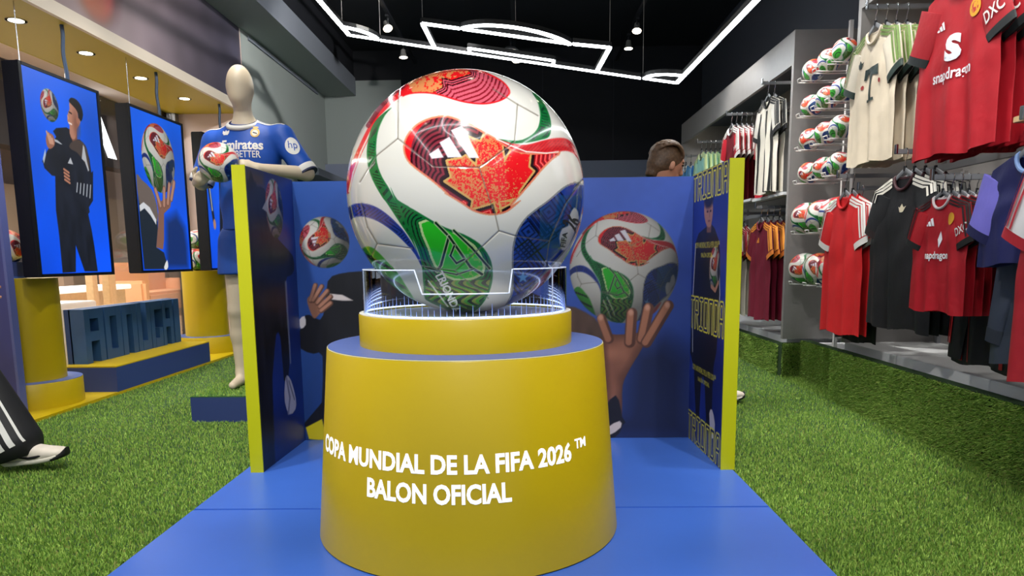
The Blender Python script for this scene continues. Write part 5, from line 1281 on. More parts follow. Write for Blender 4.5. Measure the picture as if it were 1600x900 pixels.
# ------------------------------------------------------------------ garments
CL = {}
def cloth(rgb):
    if rgb not in CL: CL[rgb] = mat('cloth_%d_%d_%d' % rgb, rgb, 0.62, noise=0.05, nscale=12, bump=0.35, bscale=16)
    return CL[rgb]
M_IN = mat('garment_inside', (20, 20, 24), 0.9)
def shirt(label, spec, name='jersey'):
    """a garment on a hanger: front is -y, neck at the origin"""
    g = lambda k, d=None: spec.get(k, d)
    L = g('L', 0.72); hw = g('hw', 0.255); long_ = g('long', False); nw = 0.078; ph = g('seed', 1)
    root = thing(name, label, g('cat', 'jersey'))
    def wid(v): return hw + 0.012 * (1 - v) if v < 0.70 else hw - (hw - 0.215) * ((v - 0.70) / 0.30) ** 1.3
    def thick(u, v): return (0.006 + 0.010 * math.sin(min(1, (1 - v) * 2.2) * PI / 2)) * max(0.0, 1 - u * u) ** 0.55
    def top(x, fr):
        if abs(x) < nw: return -(g('scoop', 0.075) if fr else 0.018) * math.sqrt(max(0, 1 - (x / nw) ** 2))
        return -(abs(x) - nw) * 0.34
    def fold(u, v, fr): return (0.014 * math.sin(u * 8.5 + ph * 1.7 + 1.2 * v) + 0.010 * math.sin(u * 14 + ph + v * 3.5)) * (1 - v) ** 0.7 * (1 - u ** 4) + 0.005 * math.sin(u * 5 - v * 16 + ph) * math.exp(-((v - 0.62) / 0.2) ** 2)
    def pt(u, v, fr):
        x = u * wid(v); zt = top(x, fr); z = -L + (zt + L) * v + (0.010 * math.sin(u * 5 + ph) * (1 - v))
        t = thick(u, v); f = fold(u, v, fr)
        return (x, (-t if fr else t) + f, z)
    nu, nv = 28, 24; V = []; F = []
    for fr in (True, False):
        b = len(V)
        for j in range(nv + 1):
            for i in range(nu + 1):
                u = math.sin((-1 + 2 * i / nu) * PI / 2); V.append(pt(u, j / nv, fr))
        for j in range(nv):
            for i in range(nu):
                q = (b + j * (nu + 1) + i, b + j * (nu + 1) + i + 1, b + (j + 1) * (nu + 1) + i + 1, b + (j + 1) * (nu + 1) + i)
                F.append(q if fr else q[::-1])
    me = mesh('body', V, F, True); bv = bvhtree.BVHTree.FromPolygons(V, F); link('body', me, cloth(g('body')), root)
    def ys(x, z, off=0.003):
        h = bv.ray_cast(Vector((x, -1, z)), Vector((0, 1, 0)))
        return (h[0].y if h[0] is not None else -0.02) - off
    if g('hem'):
        mb = MB(); VV = []
        for j in (0.0, 0.022):
            for i in range(nu + 1):
                u = math.sin((-1 + 2 * i / nu) * PI / 2); p = pt(u, j, True); VV.append((p[0], p[1] - 0.002, p[2]))
        mb.add(VV, [(i, i + 1, nu + 2 + i, nu + 1 + i) for i in range(nu)]).build('hem', cloth(g('hem')), root, True, fix=False)
    # collar
    ring = [(nw * math.cos(q), (-0.013 if math.sin(q) < 0 else 0.0125) * abs(math.sin(q)) ** 0.5, top(nw * 0.999 * math.cos(q), math.sin(q) < 0) + 0.002) for q in np.linspace(0, 2 * PI, 32)]
    MB().tube(ring, g('collar_r', 0.008), n=8, cap=False).build('collar', cloth(g('collar', g('body'))), root, True)
    for sd in (-1, 1):
        S = Vector((sd * 0.178, 0, -0.085)); d = Vector((sd * g('sx', 0.12 if long_ else 0.38), -0.02, -0.90)).normalized(); ln = 0.56 if long_ else 0.23
        up = Vector((d.z * -sd, 0, d.x * sd)).normalized()   # outward across the sleeve
        if up.z < 0: up = -up
        bn = d.cross(up).normalized(); V = []; F = []; rings = 10; n = 20
        rr = lambda t: (0.088 - (0.042 if long_ else 0.014) * t, 0.013 + 0.004 * math.sin(t * PI))
        for k in range(rings + 1):
            t = k / rings; c = S + d * ln * t + Vector((0, -0.003 * t * t, 0)); a, b = rr(t)
            for i in range(n):
                q = 2 * PI * i / n; w = 1 + 0.05 * math.sin(3 * q + ph + 4 * t)
                V.append(c + up * a * math.cos(q) * w + bn * b * math.sin(q) * w)
        for k in range(rings):
            for i in range(n): j = (i + 1) % n; F.append((k * n + i, k * n + j, (k + 1) * n + j, (k + 1) * n + i))
        F.append(tuple(i for i in range(n)))
        sl_ = MB().add(V, F).build('sleeve', cloth(g('sleeve', g('body'))), root, True)
        t0 = 0.90 if long_ else 0.84; V = []; F = []
        for t in (t0, 1.0, 1.0):
            c = S + d * ln * t + Vector((0, -0.003 * t * t, 0)); a, b = rr(t); k_ = 1.05 if len(V) < 2 * n else 0.9
            for i in range(n): q = 2 * PI * i / n; w = (1 + 0.05 * math.sin(3 * q + ph + 4 * t)) * k_; V.append(c + up * a * math.cos(q) * w + bn * b * math.sin(q) * w)
        for k in range(2):
            for i in range(n): j = (i + 1) % n; F.append((k * n + i, k * n + j, (k + 1) * n + j, (k + 1) * n + i))
        MB().add(V, F).build('cuff', cloth(g('cuff', g('body'))), sl_, True)
        c = S + d * (ln - 0.004) + Vector((0, -0.003, 0)); a, b = rr(1.0)
        MB().add([c + up * a * 0.95 * math.cos(2 * PI * i / n) + bn * b * 0.95 * math.sin(2 * PI * i / n) for i in range(n)], [tuple(range(n))]).build('sleeve_opening', M_IN, sl_)
        if g('stripe'):
            for k in range(3):
                V = []; path = []; fd = bn if bn.y < 0 else -bn
                for q in range(6):
                    x = 0.088 + (0.172 - 0.088) * q / 5; z = top(x, True) - 0.006 - 0.019 * k
                    path.append((Vector((sd * x, ys(sd * x, z, 0.005), z)), Vector((0.34 * sd, 0, 1)).normalized()))
                for q in range(9):
                    t = 0.03 + ((t0 - 0.05) if not g('stripe_short') else 0.2) * q / 8; a, b = rr(t); c = S + d * ln * t + Vector((0, -0.003 * t * t, 0)); an = math.radians(24 + 21 * k)
                    path.append((c + up * (a * math.cos(an) * 1.06) + fd * (b * math.sin(an) * 1.10 + 0.003), up * math.sin(an) - fd * math.cos(an) * 0.4))
                for p, w in path: V += [p - w.normalized() * 0.0065, p + w.normalized() * 0.0065]
                MB().add(V, [(2 * q, 2 * q + 1, 2 * q + 3, 2 * q + 2) for q in range(len(path) - 1)]).build('shoulder_stripe', cloth(g('stripe')), root, True, fix=False)
        if g('sleeve_text') and sd == 1:
            txt, w_, h_, col = g('sleeve_text'); P, FF = text_fit(txt, w_, h_, 0.02); VV = []
            for p in P:
                t = 0.56 + p[1] / ln * -1; a, b = rr(t); c = S + d * ln * t; e = max(-0.95, min(0.95, p[0] / a)); VV.append(c + up * a * e * 1.0 - bn * (1 if bn.y > 0 else -1) * (b * math.sqrt(1 - e * e) * 1.08 + 0.004))
            link('sleeve_lettering', mesh('sleeve_lettering', VV, FF), cloth(col), root)
    for pr in g('prints', ()):
        kind = pr[0]
        if kind == 'text': _, txt, x, z, w, h, col, bold = pr; P, FF = text_fit(txt, w, h, bold); nm = 'chest_lettering'
        elif kind == 'disc': _, x, z, w, h, col = pr; P, FF = disc(w, h); P = np.array(P); nm = 'crest'
        else: _, x, z, P, col = pr; P = np.array(P); FF = [tuple(range(len(P)))]; nm = 'emblem'
        off = 0.004 if kind != 'text' else 0.0055
        bm = bmesh.new(); vs = [bm.verts.new((x + p[0], 0, z + p[1])) for p in P]
        for f in FF:
            try: bm.faces.new([vs[i] for i in f])
            except ValueError: pass
        bmesh.ops.triangulate(bm, faces=bm.faces[:])
        for _ in range(3):
            e = [q for q in bm.edges if q.calc_length() > 0.022]
            if not e: break
            bmesh.ops.subdivide_edges(bm, edges=e, cuts=1); bmesh.ops.triangulate(bm, faces=bm.faces[:])
        for v in bm.verts: v.co.y = ys(v.co.x, v.co.z, off)
        me = bpy.data.meshes.new(nm); bm.to_mesh(me); bm.free(); link(nm, me, cloth(col), root)
    if g('vstripes'):
        col, xs = g('vstripes')
        for x in xs:
            VV = []
            for q in range(13):
                z = -0.10 - (L - 0.11) * q / 12
                for w in (-0.012, 0.012): VV.append((x + w, ys(x + w, z, 0.004), z))
            MB().add(VV, [(2 * q, 2 * q + 1, 2 * q + 3, 2 * q + 2) for q in range(12)]).build('stripe', cloth(col), root, True, fix=False)
    return root
M_HANG = mat('grey_hanger', (120, 122, 126), 0.4)
HP = thing('clothes_hanger', 'x', 'hanger')
MB().tube([(-0.165, 0, -0.046), (-0.12, 0, -0.030), (-0.078, 0, -0.014), (-0.045, 0, 0.004), (0, 0, 0.026), (0.045, 0, 0.004), (0.078, 0, -0.014), (0.12, 0, -0.030), (0.165, 0, -0.046)], [0.009, 0.010, 0.010, 0.012, 0.014, 0.012, 0.010, 0.010, 0.009], n=8).build('shoulders', M_HANG, HP, True).data.transform(Matrix.Diagonal((1, 0.30, 1, 1)))
MB().tube([(0, 0, 0.03), (0, 0, 0.068), (0.010, 0, 0.086), (0.0148, 0, 0.101), (0.0148, 0, 0.119), (0.0085, 0, 0.1295), (-0.0035, 0, 0.1305), (-0.0130, 0, 0.125), (-0.0150, 0, 0.110)], 0.0028, n=6).build('hook', M_CHROME, HP, True)
MB().lathe([(0.009, 0.02), (0.008, 0.045)], n=12).build('neck', M_DARK, HP, True)
_hp_used = [False]
def hang(o, x, y, z, what, scale=1.0, jit=0.0, group=None):
    o.location = (x, y, z); o.rotation_euler = (0, 0, -PI / 2 + jit); o.scale = (scale,) * 3
    h = HP if not _hp_used[0] else copy_tree(HP); _hp_used[0] = True
    h.location = (x, y, z); h.rotation_euler = (0, 0, -PI / 2 + jit); h.scale = (scale,) * 3
    tag(h, 'hanger inside the ' + what, 'hanger', 'garment hangers')
ORD = ['first', 'second', 'third', 'fourth', 'fifth', 'sixth', 'seventh', 'eighth']
def rail(x0, y, z, label, x1=2.62):
    t = thing('garment_rail', label, 'rail', (x1, y, z), 0, 'garment arms')
    MB().box((x0 - x1, -0.008, -0.012), (0, 0.008, 0.012), bev=0.002).build('bar', M_FIXL, t)
    MB().box((x0 - x1 - 0.006, -0.010, -0.012), (x0 - x1 + 0.006, 0.010, 0.035), bev=0.002).build('end_stop', M_CHROME, t)
    MB().box((-0.02, -0.02, -0.028), (0.0, 0.02, 0.02)).build('bracket', M_FIX, t)
def stack(spec, what, x0, y, z, n, dx, scale=1.0, jit=0.06, lead=0.05, place=''):
    base = None
    for k in range(n):
        lab = '%s%s' % (what, place) if n == 1 else '%s, %s from the aisle' % (what, ORD[k])
        if base is None: o = base = shirt(lab, spec)
        else: o = copy_tree(base); o['label'] = lab
        if n > 1: o['group'] = what
        hang(o, x0 + dx * k, y + (0.0 if k == 0 else random.uniform(-0.006, 0.006)), z, what if n == 1 else ORD[k] + ' ' + what, scale, random.uniform(-0.006, 0.006) + spec.get('turn', 0.0))
    rail(x0 - lead, y, z + 0.1275 * scale - 0.012, 'short grey rail carrying the ' + what)
TRE = [(0, -0.014), (0.012, -0.012), (0.026, 0.012), (0.014, 0.006), (0.0, 0.022), (-0.014, 0.006), (-0.026, 0.012), (-0.012, -0.012)]
def bars(x, z, s, col): return [('poly', x, z, [(s * a, s * b) for a, b in q], col) for q in ([(-1, -0.6), (-0.55, -0.35), (-0.35, -0.8), (-0.9, -0.8)], [(-0.5, -0.1), (0.0, 0.15), (0.45, -0.8), (-0.15, -0.8)], [(0.05, 0.45), (0.55, 0.7), (1.1, -0.8), (0.6, -0.8)])]
BLK, WHT = (18, 19, 23), (228, 226, 222)
RDU = (172, 8, 28)
cream = dict(body=(222, 208, 184), sleeve=(226, 216, 196), cuff=(30, 50, 44), collar=(222, 208, 184), stripe=(104, 132, 60), L=0.71, prints=[('poly', 0.02, -0.29, [(-0.080, 0.09), (-0.088, 0.035), (-0.072, 0.035), (-0.055, 0.062), (0.055, 0.062), (0.072, 0.035), (0.088, 0.035), (0.080, 0.09)], (34, 52, 50)), ('poly', 0.02, -0.29, [(-0.024, 0.064), (-0.024, -0.09), (0.024, -0.09), (0.024, 0.064)], (34, 52, 50)), ('poly', 0.02, -0.29, [(-0.050, -0.077), (-0.050, -0.092), (0.050, -0.092), (0.050, -0.077)], (34, 52, 50)), ('poly', -0.105, -0.165, [(a * 1.3, b * 1.3) for a, b in TRE], (30, 46, 44)), ('disc', -0.075, -0.29, 0.010, 0.012, (150, 44, 44)), ('disc', 0.115, -0.29, 0.010, 0.012, (150, 44, 44))], seed=1)
stack(cream, 'cream jersey with green shoulder stripes', 1.93, 4.12, 2.16, 4, 0.055, jit=0.05)
S_ = [(0.014, 0.030), (0.030, 0.046), (0.034, 0.026), (0.028, 0.0), (0.036, -0.024), (0.020, -0.046), (-0.008, -0.052), (-0.034, -0.036), (-0.036, -0.018), (-0.020, -0.030), (0.0, -0.028), (-0.026, -0.006), (-0.030, 0.020), (-0.012, 0.046), (0.014, 0.056), (0.026, 0.052)]
united = dict(body=RDU, sleeve=(160, 8, 26), cuff=(14, 24, 26), collar=(150, 10, 26), L=0.74, seed=3, sleeve_text=('DXC', 0.11, 0.055, WHT), turn=0.10,
              prints=[('text', 'S', 0.0, -0.285, 0.085, 0.115, (226, 230, 238), 0.06), ('text', 'snapdragon', 0.0, -0.40, 0.25, 0.065, (232, 232, 236), 0.02), ('disc', 0.115, -0.155, 0.030, 0.038, (206, 150, 30)), ('disc', 0.115, -0.155, 0.018, 0.024, (176, 40, 30))] + bars(-0.10, -0.17, 0.026, (232, 232, 236)))
stack(united, 'large red jersey with white chest lettering', 1.92, 3.32, 2.13, 4, 0.06, jit=0.07)
lil = dict(body=(226, 224, 236), sleeve=(206, 200, 232), cuff=(196, 188, 226), L=0.655, seed=5, sleeve_text=('DXC', 0.11, 0.055, (60, 62, 76)), prints=[('text', 'snapdragon', 0.0, -0.33, 0.25, 0.06, (40, 44, 60), 0.02)])
stack(lil, 'white jersey with pale lilac sleeves', 2.01, 2.62, 2.16, 3, 0.06)
# lower row of the big rack
stack(dict(body=(22, 22, 26), stripe=WHT, long=True, L=0.80, hw=0.255, seed=4), 'long black jacket with white sleeve stripes', 2.026, 4.37, 1.22, 1, 0.05, place=' beside the ball rack', lead=0.025)
stack(dict(body=(206, 24, 30), sleeve=(220, 30, 34), cuff=WHT, stripe=WHT, L=0.82, sx=0.30, seed=4), 'red jersey with white stripes and white cuffs', 1.918, 4.353, 1.29, 2, 0.042)
stack(dict(body=BLK, sleeve=(20, 22, 26), cuff=(40, 26, 28), collar=(60, 22, 30), stripe=(230, 226, 214), stripe_short=True, L=0.78, hw=0.27, sx=0.33, seed=6, turn=0.06, prints=[('poly', 0.02, -0.17, [(a * 1.2, b * 1.2) for a, b in TRE], (206, 196, 170))]), 'black jersey with a pale trefoil and white shoulder stripes', 1.93, 3.715, 1.34, 4, 0.05)
kid = dict(body=RDU, sleeve=(176, 14, 30), cuff=(14, 20, 20), collar=(200, 190, 190), stripe=(40, 12, 18), L=0.70, sx=0.34, seed=7, turn=0.05, sleeve_text=('DXC', 0.11, 0.05, WHT), prints=[('text', 'Snapdragon', 0.0, -0.36, 0.22, 0.060, (236, 236, 238), 0.03), ('poly', 0.03, -0.26, [(0, 0.05), (0.022, 0.0), (0.0, -0.05), (-0.022, 0.0)], (232, 232, 236)), ('disc', 0.12, -0.14, 0.028, 0.036, (206, 150, 30))] + bars(-0.07, -0.15, 0.034, (232, 232, 236)))
stack(kid, 'small red jersey with black shoulder stripes', 1.80, 3.145, 1.19, 5, 0.037, 0.71)
stack(dict(body=BLK, sleeve=BLK, vstripes=((170, 18, 30), (-0.18, -0.12, 0.12, 0.18)), stripe=(176, 20, 32), long=True, L=0.66, sx=0.07, seed=8), 'black tracksuit top with red stripes', 2.05, 3.145, 1.10, 2, 0.05, lead=0.03)
stack(dict(body=(20, 26, 84), sleeve=(122, 116, 214), cuff=(18, 22, 74), collar=(120, 150, 200), L=0.40, seed=9), 'navy jersey with violet sleeves', 1.785, 2.585, 1.30, 2, 0.04)
stack(dict(body=(58, 66, 82), sleeve=(62, 70, 88), cuff=(48, 54, 68), long=True, L=0.72, hw=0.28, seed=10, cat='sweatshirt'), 'slate grey sweatshirt', 1.89, 2.60, 1.23, 3, 0.044, lead=0.025)
stack(dict(body=(160, 20, 34), sleeve=(226, 224, 224), cuff=(170, 24, 40), stripe=(170, 24, 40), L=0.76, seed=11), 'red jersey with white sleeves', 1.66, 2.17, 1.27, 3, 0.04)
# farther rack
stack(dict(body=(226, 220, 206), sleeve=(224, 220, 210), cuff=BLK, collar=BLK, stripe=BLK, vstripes=(BLK, (-0.15, -0.12, 0.0, 0.03, 0.14, 0.17)), L=0.74, sx=0.28, seed=12, sleeve_text=('C', 0.06, 0.06, WHT)), 'black and white striped jersey', 1.955, 5.91, 2.18, 2, 0.05)
for o in (): pass
stack(dict(body=(176, 16, 34), sleeve=(186, 24, 40), cuff=(150, 14, 28), collar=WHT, stripe=WHT, L=0.645, sx=0.18, seed=13), 'plain crimson jersey', 2.075, 6.27, 2.09, 1, 0.05, place=' next to the striped black and white ones')
stack(dict(body=(110, 10, 26), sleeve=(196, 24, 44), cuff=WHT, collar=WHT, stripe=WHT, L=0.68, sx=0.28, seed=14, sleeve_text=('Emirates', 0.11, 0.04, WHT)), 'maroon jersey with red sleeves and white cuffs', 1.95, 6.89, 2.13, 7, 0.046)
stack(dict(body=(150, 206, 196), sleeve=(176, 222, 196), cuff=(226, 230, 190), collar=(220, 226, 180), stripe=(214, 226, 160), L=0.5, seed=15), 'pale mint green jersey', 1.96, 8.05, 2.06, 6, 0.05)
stack(dict(body=(96, 166, 226), sleeve=(120, 180, 230), cuff=WHT, collar=WHT, L=0.5, seed=16), 'sky blue jersey with white cuffs', 1.97, 8.85, 2.02, 2, 0.06)
stack(dict(body=(116, 16, 44), sleeve=(122, 18, 46), cuff=(226, 130, 50), collar=(116, 16, 44), stripe=(236, 150, 50), L=0.80, seed=17, prints=bars(-0.02, -0.15, 0.03, (236, 150, 50))), 'burgundy jersey with orange shoulder stripes', 1.96, 5.98, 1.22, 4, 0.05)
stack(dict(body=(228, 222, 210), sleeve=(228, 222, 210), cuff=(130, 16, 36), collar=(150, 18, 40), stripe=(160, 24, 48), L=0.80, seed=18), 'cream jersey with burgundy shoulder stripes', 1.935, 6.68, 1.21, 3, 0.05)
if _hp_used[0] is False: bpy.data.objects.remove(HP)
# cross bars and shelves of the racks
for (y0, y1, z, x, lab) in ((1.4, 4.5, 2.295, 2.45, 'long grey cross bar behind the upper jerseys of the big rack'), (1.4, 4.5, 1.43, 2.40, 'long grey cross bar behind the lower jerseys of the big rack'), (5.6, 9.1, 2.29, 2.45, 'long chrome cross bar behind the upper jerseys of the farther rack'), (5.6, 9.1, 1.345, 2.42, 'long grey cross bar behind the lower jerseys of the farther rack')):
    t = thing('cross_bar', lab, 'rail', (x, (y0 + y1) / 2, z)); h = (y1 - y0) / 2
    MB().box((-0.008, -h, -0.02), (0.008, h, 0.02), bev=0.003).build('bar', M_FIXL, t)
    for y in (-h + 0.1, 0, h - 0.1): MB().box((0.0, y - 0.012, -0.012), (2.62 - x, y + 0.012, 0.012)).build('bracket', M_FIX, t)
def shelf(lab, y0, y1, z, x0, wood):
    t = thing('shelf_board', lab, 'shelf', (2.3, (y0 + y1) / 2, z)); h = (y1 - y0) / 2
    MB().box((x0 - 2.3, -h, -0.012), (0.2985, h, 0.012), bev=0.002).build('board', M_WOOD if wood else M_PLINTH, t)
    MB().box((x0 - 2.3 + 0.06, -h + 0.02, -0.022), (0.2985, h - 0.02, -0.012)).build('support', M_FIX, t)
shelf('pale wood shelf board above the slate sweatshirts', 1.6, 3.02, 1.478, 1.99, True)
shelf('grey shelf board over the cream and burgundy jerseys', 6.35, 7.4, 1.425, 1.98, False)
shelf('grey shelf board over the burgundy and orange jerseys', 5.56, 6.30, 1.410, 1.98, False)
# ------------------------------------------------------------------ people
M_SKIN = mat('skin', (196, 140, 112), 0.5, noise=0.05, nscale=30)
M_HAIR = mat('brown_hair', (86, 62, 40), 0.5, noise=0.35, nscale=60, bump=0.3, bscale=90)
M_SHOE = mat('off_white_sneaker', (214, 204, 190), 0.6, noise=0.05, nscale=30)
def shoe(par, heel, toe, name='shoe'):
    """sneaker lofted from heel to toe points (local)"""
    h = Vector(heel); t = Vector(toe); d = (t - h); L = d.length; d.normalize(); a = Vector((0, 0, 1)).cross(d).normalized(); u = d.cross(a)
    P = lambda x, y, z: tuple(h + d * x * L + a * y + u * z)
    ST = [(0.0, .030, .060, .014), (.02, .018, .085, .026), (.08, .010, .110, .034), (.18, .008, .122, .038), (.30, .008, .122, .040), (.42, .008, .110, .042), (.56, .008, .092, .046), (.70, .010, .078, .049), (.82, .014, .070, .049), (.91, .019, .064, .045), (.97, .025, .058, .034), (1.0, .032, .048, .018)]
    def loft(st, p, nm, m, pr):
        n = 24; V = []; F = []
        for x, zb, zt, hw in st:
            for i in range(n):
                q = 2 * PI * i / n; c, s_ = math.cos(q), math.sin(q)
                V.append(P(x, hw * math.copysign(abs(c) ** p, c), 0.008 + (zb + zt) / 2 + (zt - zb) / 2 * math.copysign(abs(s_) ** p, s_)))
        for k in range(len(st) - 1):
            for i in range(n): j = (i + 1) % n; F.append((k * n + i, k * n + j, (k + 1) * n + j, (k + 1) * n + i))
        F += [tuple(range(n))[::-1], tuple((len(st) - 1) * n + i for i in range(n))]
        return MB().add(V, F).build(nm, m, pr, True)
    up_ = loft(ST, 0.85, name, M_SHOE, par)
    loft([(x, zb - 0.004, zb + 0.024, hw + 0.004) for x, zb, zt, hw in ST[:-2]] , 0.6, 'sole', mat('pale_sole', (206, 200, 184), 0.6), up_)
    loft([(x + (0.006 if x > .95 else 0), zb - 0.005, zb + 0.016 + 0.10 * max(0, x - .86), hw + 0.005) for x, zb, zt, hw in ST[-4:]], 0.7, 'toe_cap', mat('black_rubber', (22, 22, 24), 0.6), up_)
    for y in (-1, 1):
        MB().tube([P(.34, y * .040, .052), P(.48, y * .0445, .046), P(.60, y * .0465, .048), P(.72, y * .044, .054)], [0.003, 0.006, 0.007, 0.003], n=6).build('side_stripe', M_DARK, up_, True)
        MB().tube([P(.30, y * .036, .092), P(.45, y * .036, .078), P(.62, y * .034, .066)], 0.004, n=6).build('eyelet_stay', mat('pale_tan', (190, 170, 150), 0.6), up_, True)
    for k in range(4):
        q = 0.36 + 0.06 * k; z = 0.128 - 0.010 * k
        MB().tube([P(q, -0.026, z - 0.012), P(q, 0, z), P(q, 0.026, z - 0.012)], 0.0035, n=6).build('lace', M_WHITE, up_, True)
    return up_
def add(a, *b): return tuple(np.array(a) + np.array(b))

# walker by the window: wide black track trousers with three white stripes, stepping towards the pedestal
PO = Vector((-2.72, 3.24, 0.0))
w = thing('person', 'person in wide black trousers with white side stripes and off-white sneakers', 'person', PO)
K = dict(hipF=(0.02, -0.09, 0.90), knF=(0.20, -0.10, 0.50), anF=(0.41, -0.10, 0.115), hipB=(-0.02, 0.09, 0.90), knB=(-0.02, 0.10, 0.48), anB=(-0.22, 0.10, 0.13), pel=(0, 0, 0.96), chest=(-0.01, 0, 1.30), neck=(-0.01, 0, 1.47), head=(0.02, 0, 1.60),
         shF=(0, -0.18, 1.40), shB=(0, 0.18, 1.40), elF=(-0.14, -0.22, 1.13), elB=(-0.04, 0.22, 1.12), wrF=(-0.10, -0.22, 0.90), wrB=(0.06, 0.21, 0.89))
s = SDF((-0.45, -0.36, 0.02), (0.62, 0.36, 1.78), 0.008)
s.ell(K['head'], (0.095, 0.075, 0.115), 0.02); s.cap(add(K['head'], 0.03, 0, -0.075), add(K['head'], 0.05, 0, -0.06), 0.05, 0.045, 0.03); s.cap(add(K['head'], 0.095, 0, -0.015), add(K['head'], 0.108, 0, -0.03), 0.012, 0.014, 0.012)
for e in (-1, 1): s.ell(add(K['head'], -0.01, e * 0.077, -0.01), (0.02, 0.01, 0.03), 0.006)
s.cap(K['neck'], add(K['head'], -0.02, 0, -0.06), 0.052, 0.048, 0.03); s.cap(K['shF'], K['shB'], 0.055, 0.055, 0.05); s.cap(K['chest'], add(K['chest'], 0, 0, 0.06), 0.12, 0.11, 0.05, sq=(0.85, 1.25, 1)); s.cap(K['pel'], K['chest'], 0.125, 0.11, 0.06, sq=(0.9, 1.2, 1))
for q in 'FB':
    s.cap(K['sh' + q], K['el' + q], 0.046, 0.038, 0.03); s.cap(K['el' + q], K['wr' + q], 0.038, 0.026, 0.02); s.cap(K['hip' + q], K['kn' + q], 0.085, 0.056, 0.04); s.cap(K['kn' + q], K['an' + q], 0.056, 0.034, 0.03)
    d_ = Vector(K['wr' + q]) - Vector(K['el' + q]); hand_sdf(s, K['wr' + q], d_, (0.6, 0, 0.2), 0.3, 0.9, 1 if q == 'F' else -1)
link('body', s.mesh('body'), M_SKIN, w)
s = SDF((-0.45, -0.36, 0.03), (0.62, 0.36, 1.06), 0.008)
s.cap(K['pel'], add(K['pel'], 0, 0, 0.05), 0.142, 0.132, 0.04, sq=(0.95, 1.2, 1))
for q in 'FB':
    s.cap(K['hip' + q], K['kn' + q], 0.105, 0.092, 0.05); s.cap(K['kn' + q], add(K['an' + q], -0.045, 0, 0.02), 0.092, 0.122, 0.03)
a_, k_ = Vector(K['anF']), Vector(K['knF'])
s.cut(add(K['anF'], 0.0, 0, -0.045), (0.30, 0, -1)); s.cut((0, 0, 1.03), (0, 0, 1))
tr = link('trousers', s.mesh('trousers'), mat('black_track_cloth', (13, 13, 16), 0.6, bump=0.3, bscale=9), w)
bm_ = bmesh.new(); bm_.from_mesh(tr.data); TB = bvhtree.BVHTree.FromBMesh(bm_); bm_.free()
M_STR = mat('white_tape', (216, 214, 210), 0.6)
for k, (o0, wd) in enumerate(((-0.010, 0.009), (0.024, 0.009), (0.058, 0.009), (0.088, 0.003))):
    V = []
    for q in range(25):
        t = q / 24; c = (k_ * (1 - t) + Vector(add(K['anF'], -0.035, 0, -0.01)) * t) if True else None
        dr = (a_ - k_).normalized(); px = Vector((-dr.z, 0, dr.x))
        for sgn in (-1, 1):
            p = c + px * (o0 + 0.004 + sgn * wd) * (0.85 + 0.3 * t); h = TB.ray_cast(Vector((p.x, -0.6, p.z)), Vector((0, 1, 0)))
            V.append((h[0] + Vector((0, -0.003, 0))) if h[0] is not None and h[0].y < 0.02 else None)
    F = [(2 * q, 2 * q + 1, 2 * q + 3, 2 * q + 2) for q in range(24) if all(V[i] is not None for i in (2 * q, 2 * q + 1, 2 * q + 2, 2 * q + 3))]
    V = [v if v is not None else Vector((0, 0, 0.5)) for v in V]
    used = sorted({i for f in F for i in f}); mp = {i: n for n, i in enumerate(used)}
    if F: MB().add([V[i] for i in used], [tuple(mp[i] for i in f) for f in F]).build('side_stripe', M_STR, tr, True, fix=False)
s = SDF((-0.30, -0.36, 0.92), (0.40, 0.36, 1.56), 0.008)
s.cap(K['shF'], K['shB'], 0.068, 0.068, 0.05); s.cap(K['chest'], add(K['chest'], 0, 0, 0.06), 0.135, 0.12, 0.05, sq=(0.9, 1.25, 1)); s.cap(K['pel'], K['chest'], 0.148, 0.128, 0.06, sq=(0.95, 1.2, 1))
for q in 'FB': s.cap(K['sh' + q], add(tuple(np.array(K['sh' + q]) * .4 + np.array(K['el' + q]) * .6), 0, 0, 0), 0.062, 0.060, 0.03)
s.cut((0, 0, 0.95), (0, 0, -1)); s.cut((0, 0, 1.50), (0, 0, 1)); link('shirt', s.mesh('shirt'), mat('black_shirt', (18, 18, 22), 0.7), w)
s = SDF((-0.2, -0.16, 1.44), (0.2, 0.16, 1.78), 0.007); s.ell(add(K['head'], -0.015, 0, 0.015), (0.10, 0.084, 0.118), 0.01); s.cut(add(K['head'], 0.045, 0, 0.03), (1, 0, -0.55)); link('hair', s.mesh('hair'), mat('dark_hair', (28, 20, 16), 0.6), w)
for e in (-1, 1): MB().lathe([(0.009, -0.003), (0.009, 0.003)], c=add(K['head'], 0.088, e * 0.032, 0.012), n=10).build('eye', M_DARK, w)
MB().box(add(K['head'], 0.080, -0.022, -0.066), add(K['head'], 0.094, 0.022, -0.060)).build('mouth', mat('lip', (150, 80, 72), 0.5), w)
shoe(w, (0.325, -0.115, 0.012), (0.612, -0.09, 0.040)); shoe(w, (-0.28, 0.10, 0.028), (0.0, 0.11, 0.01))

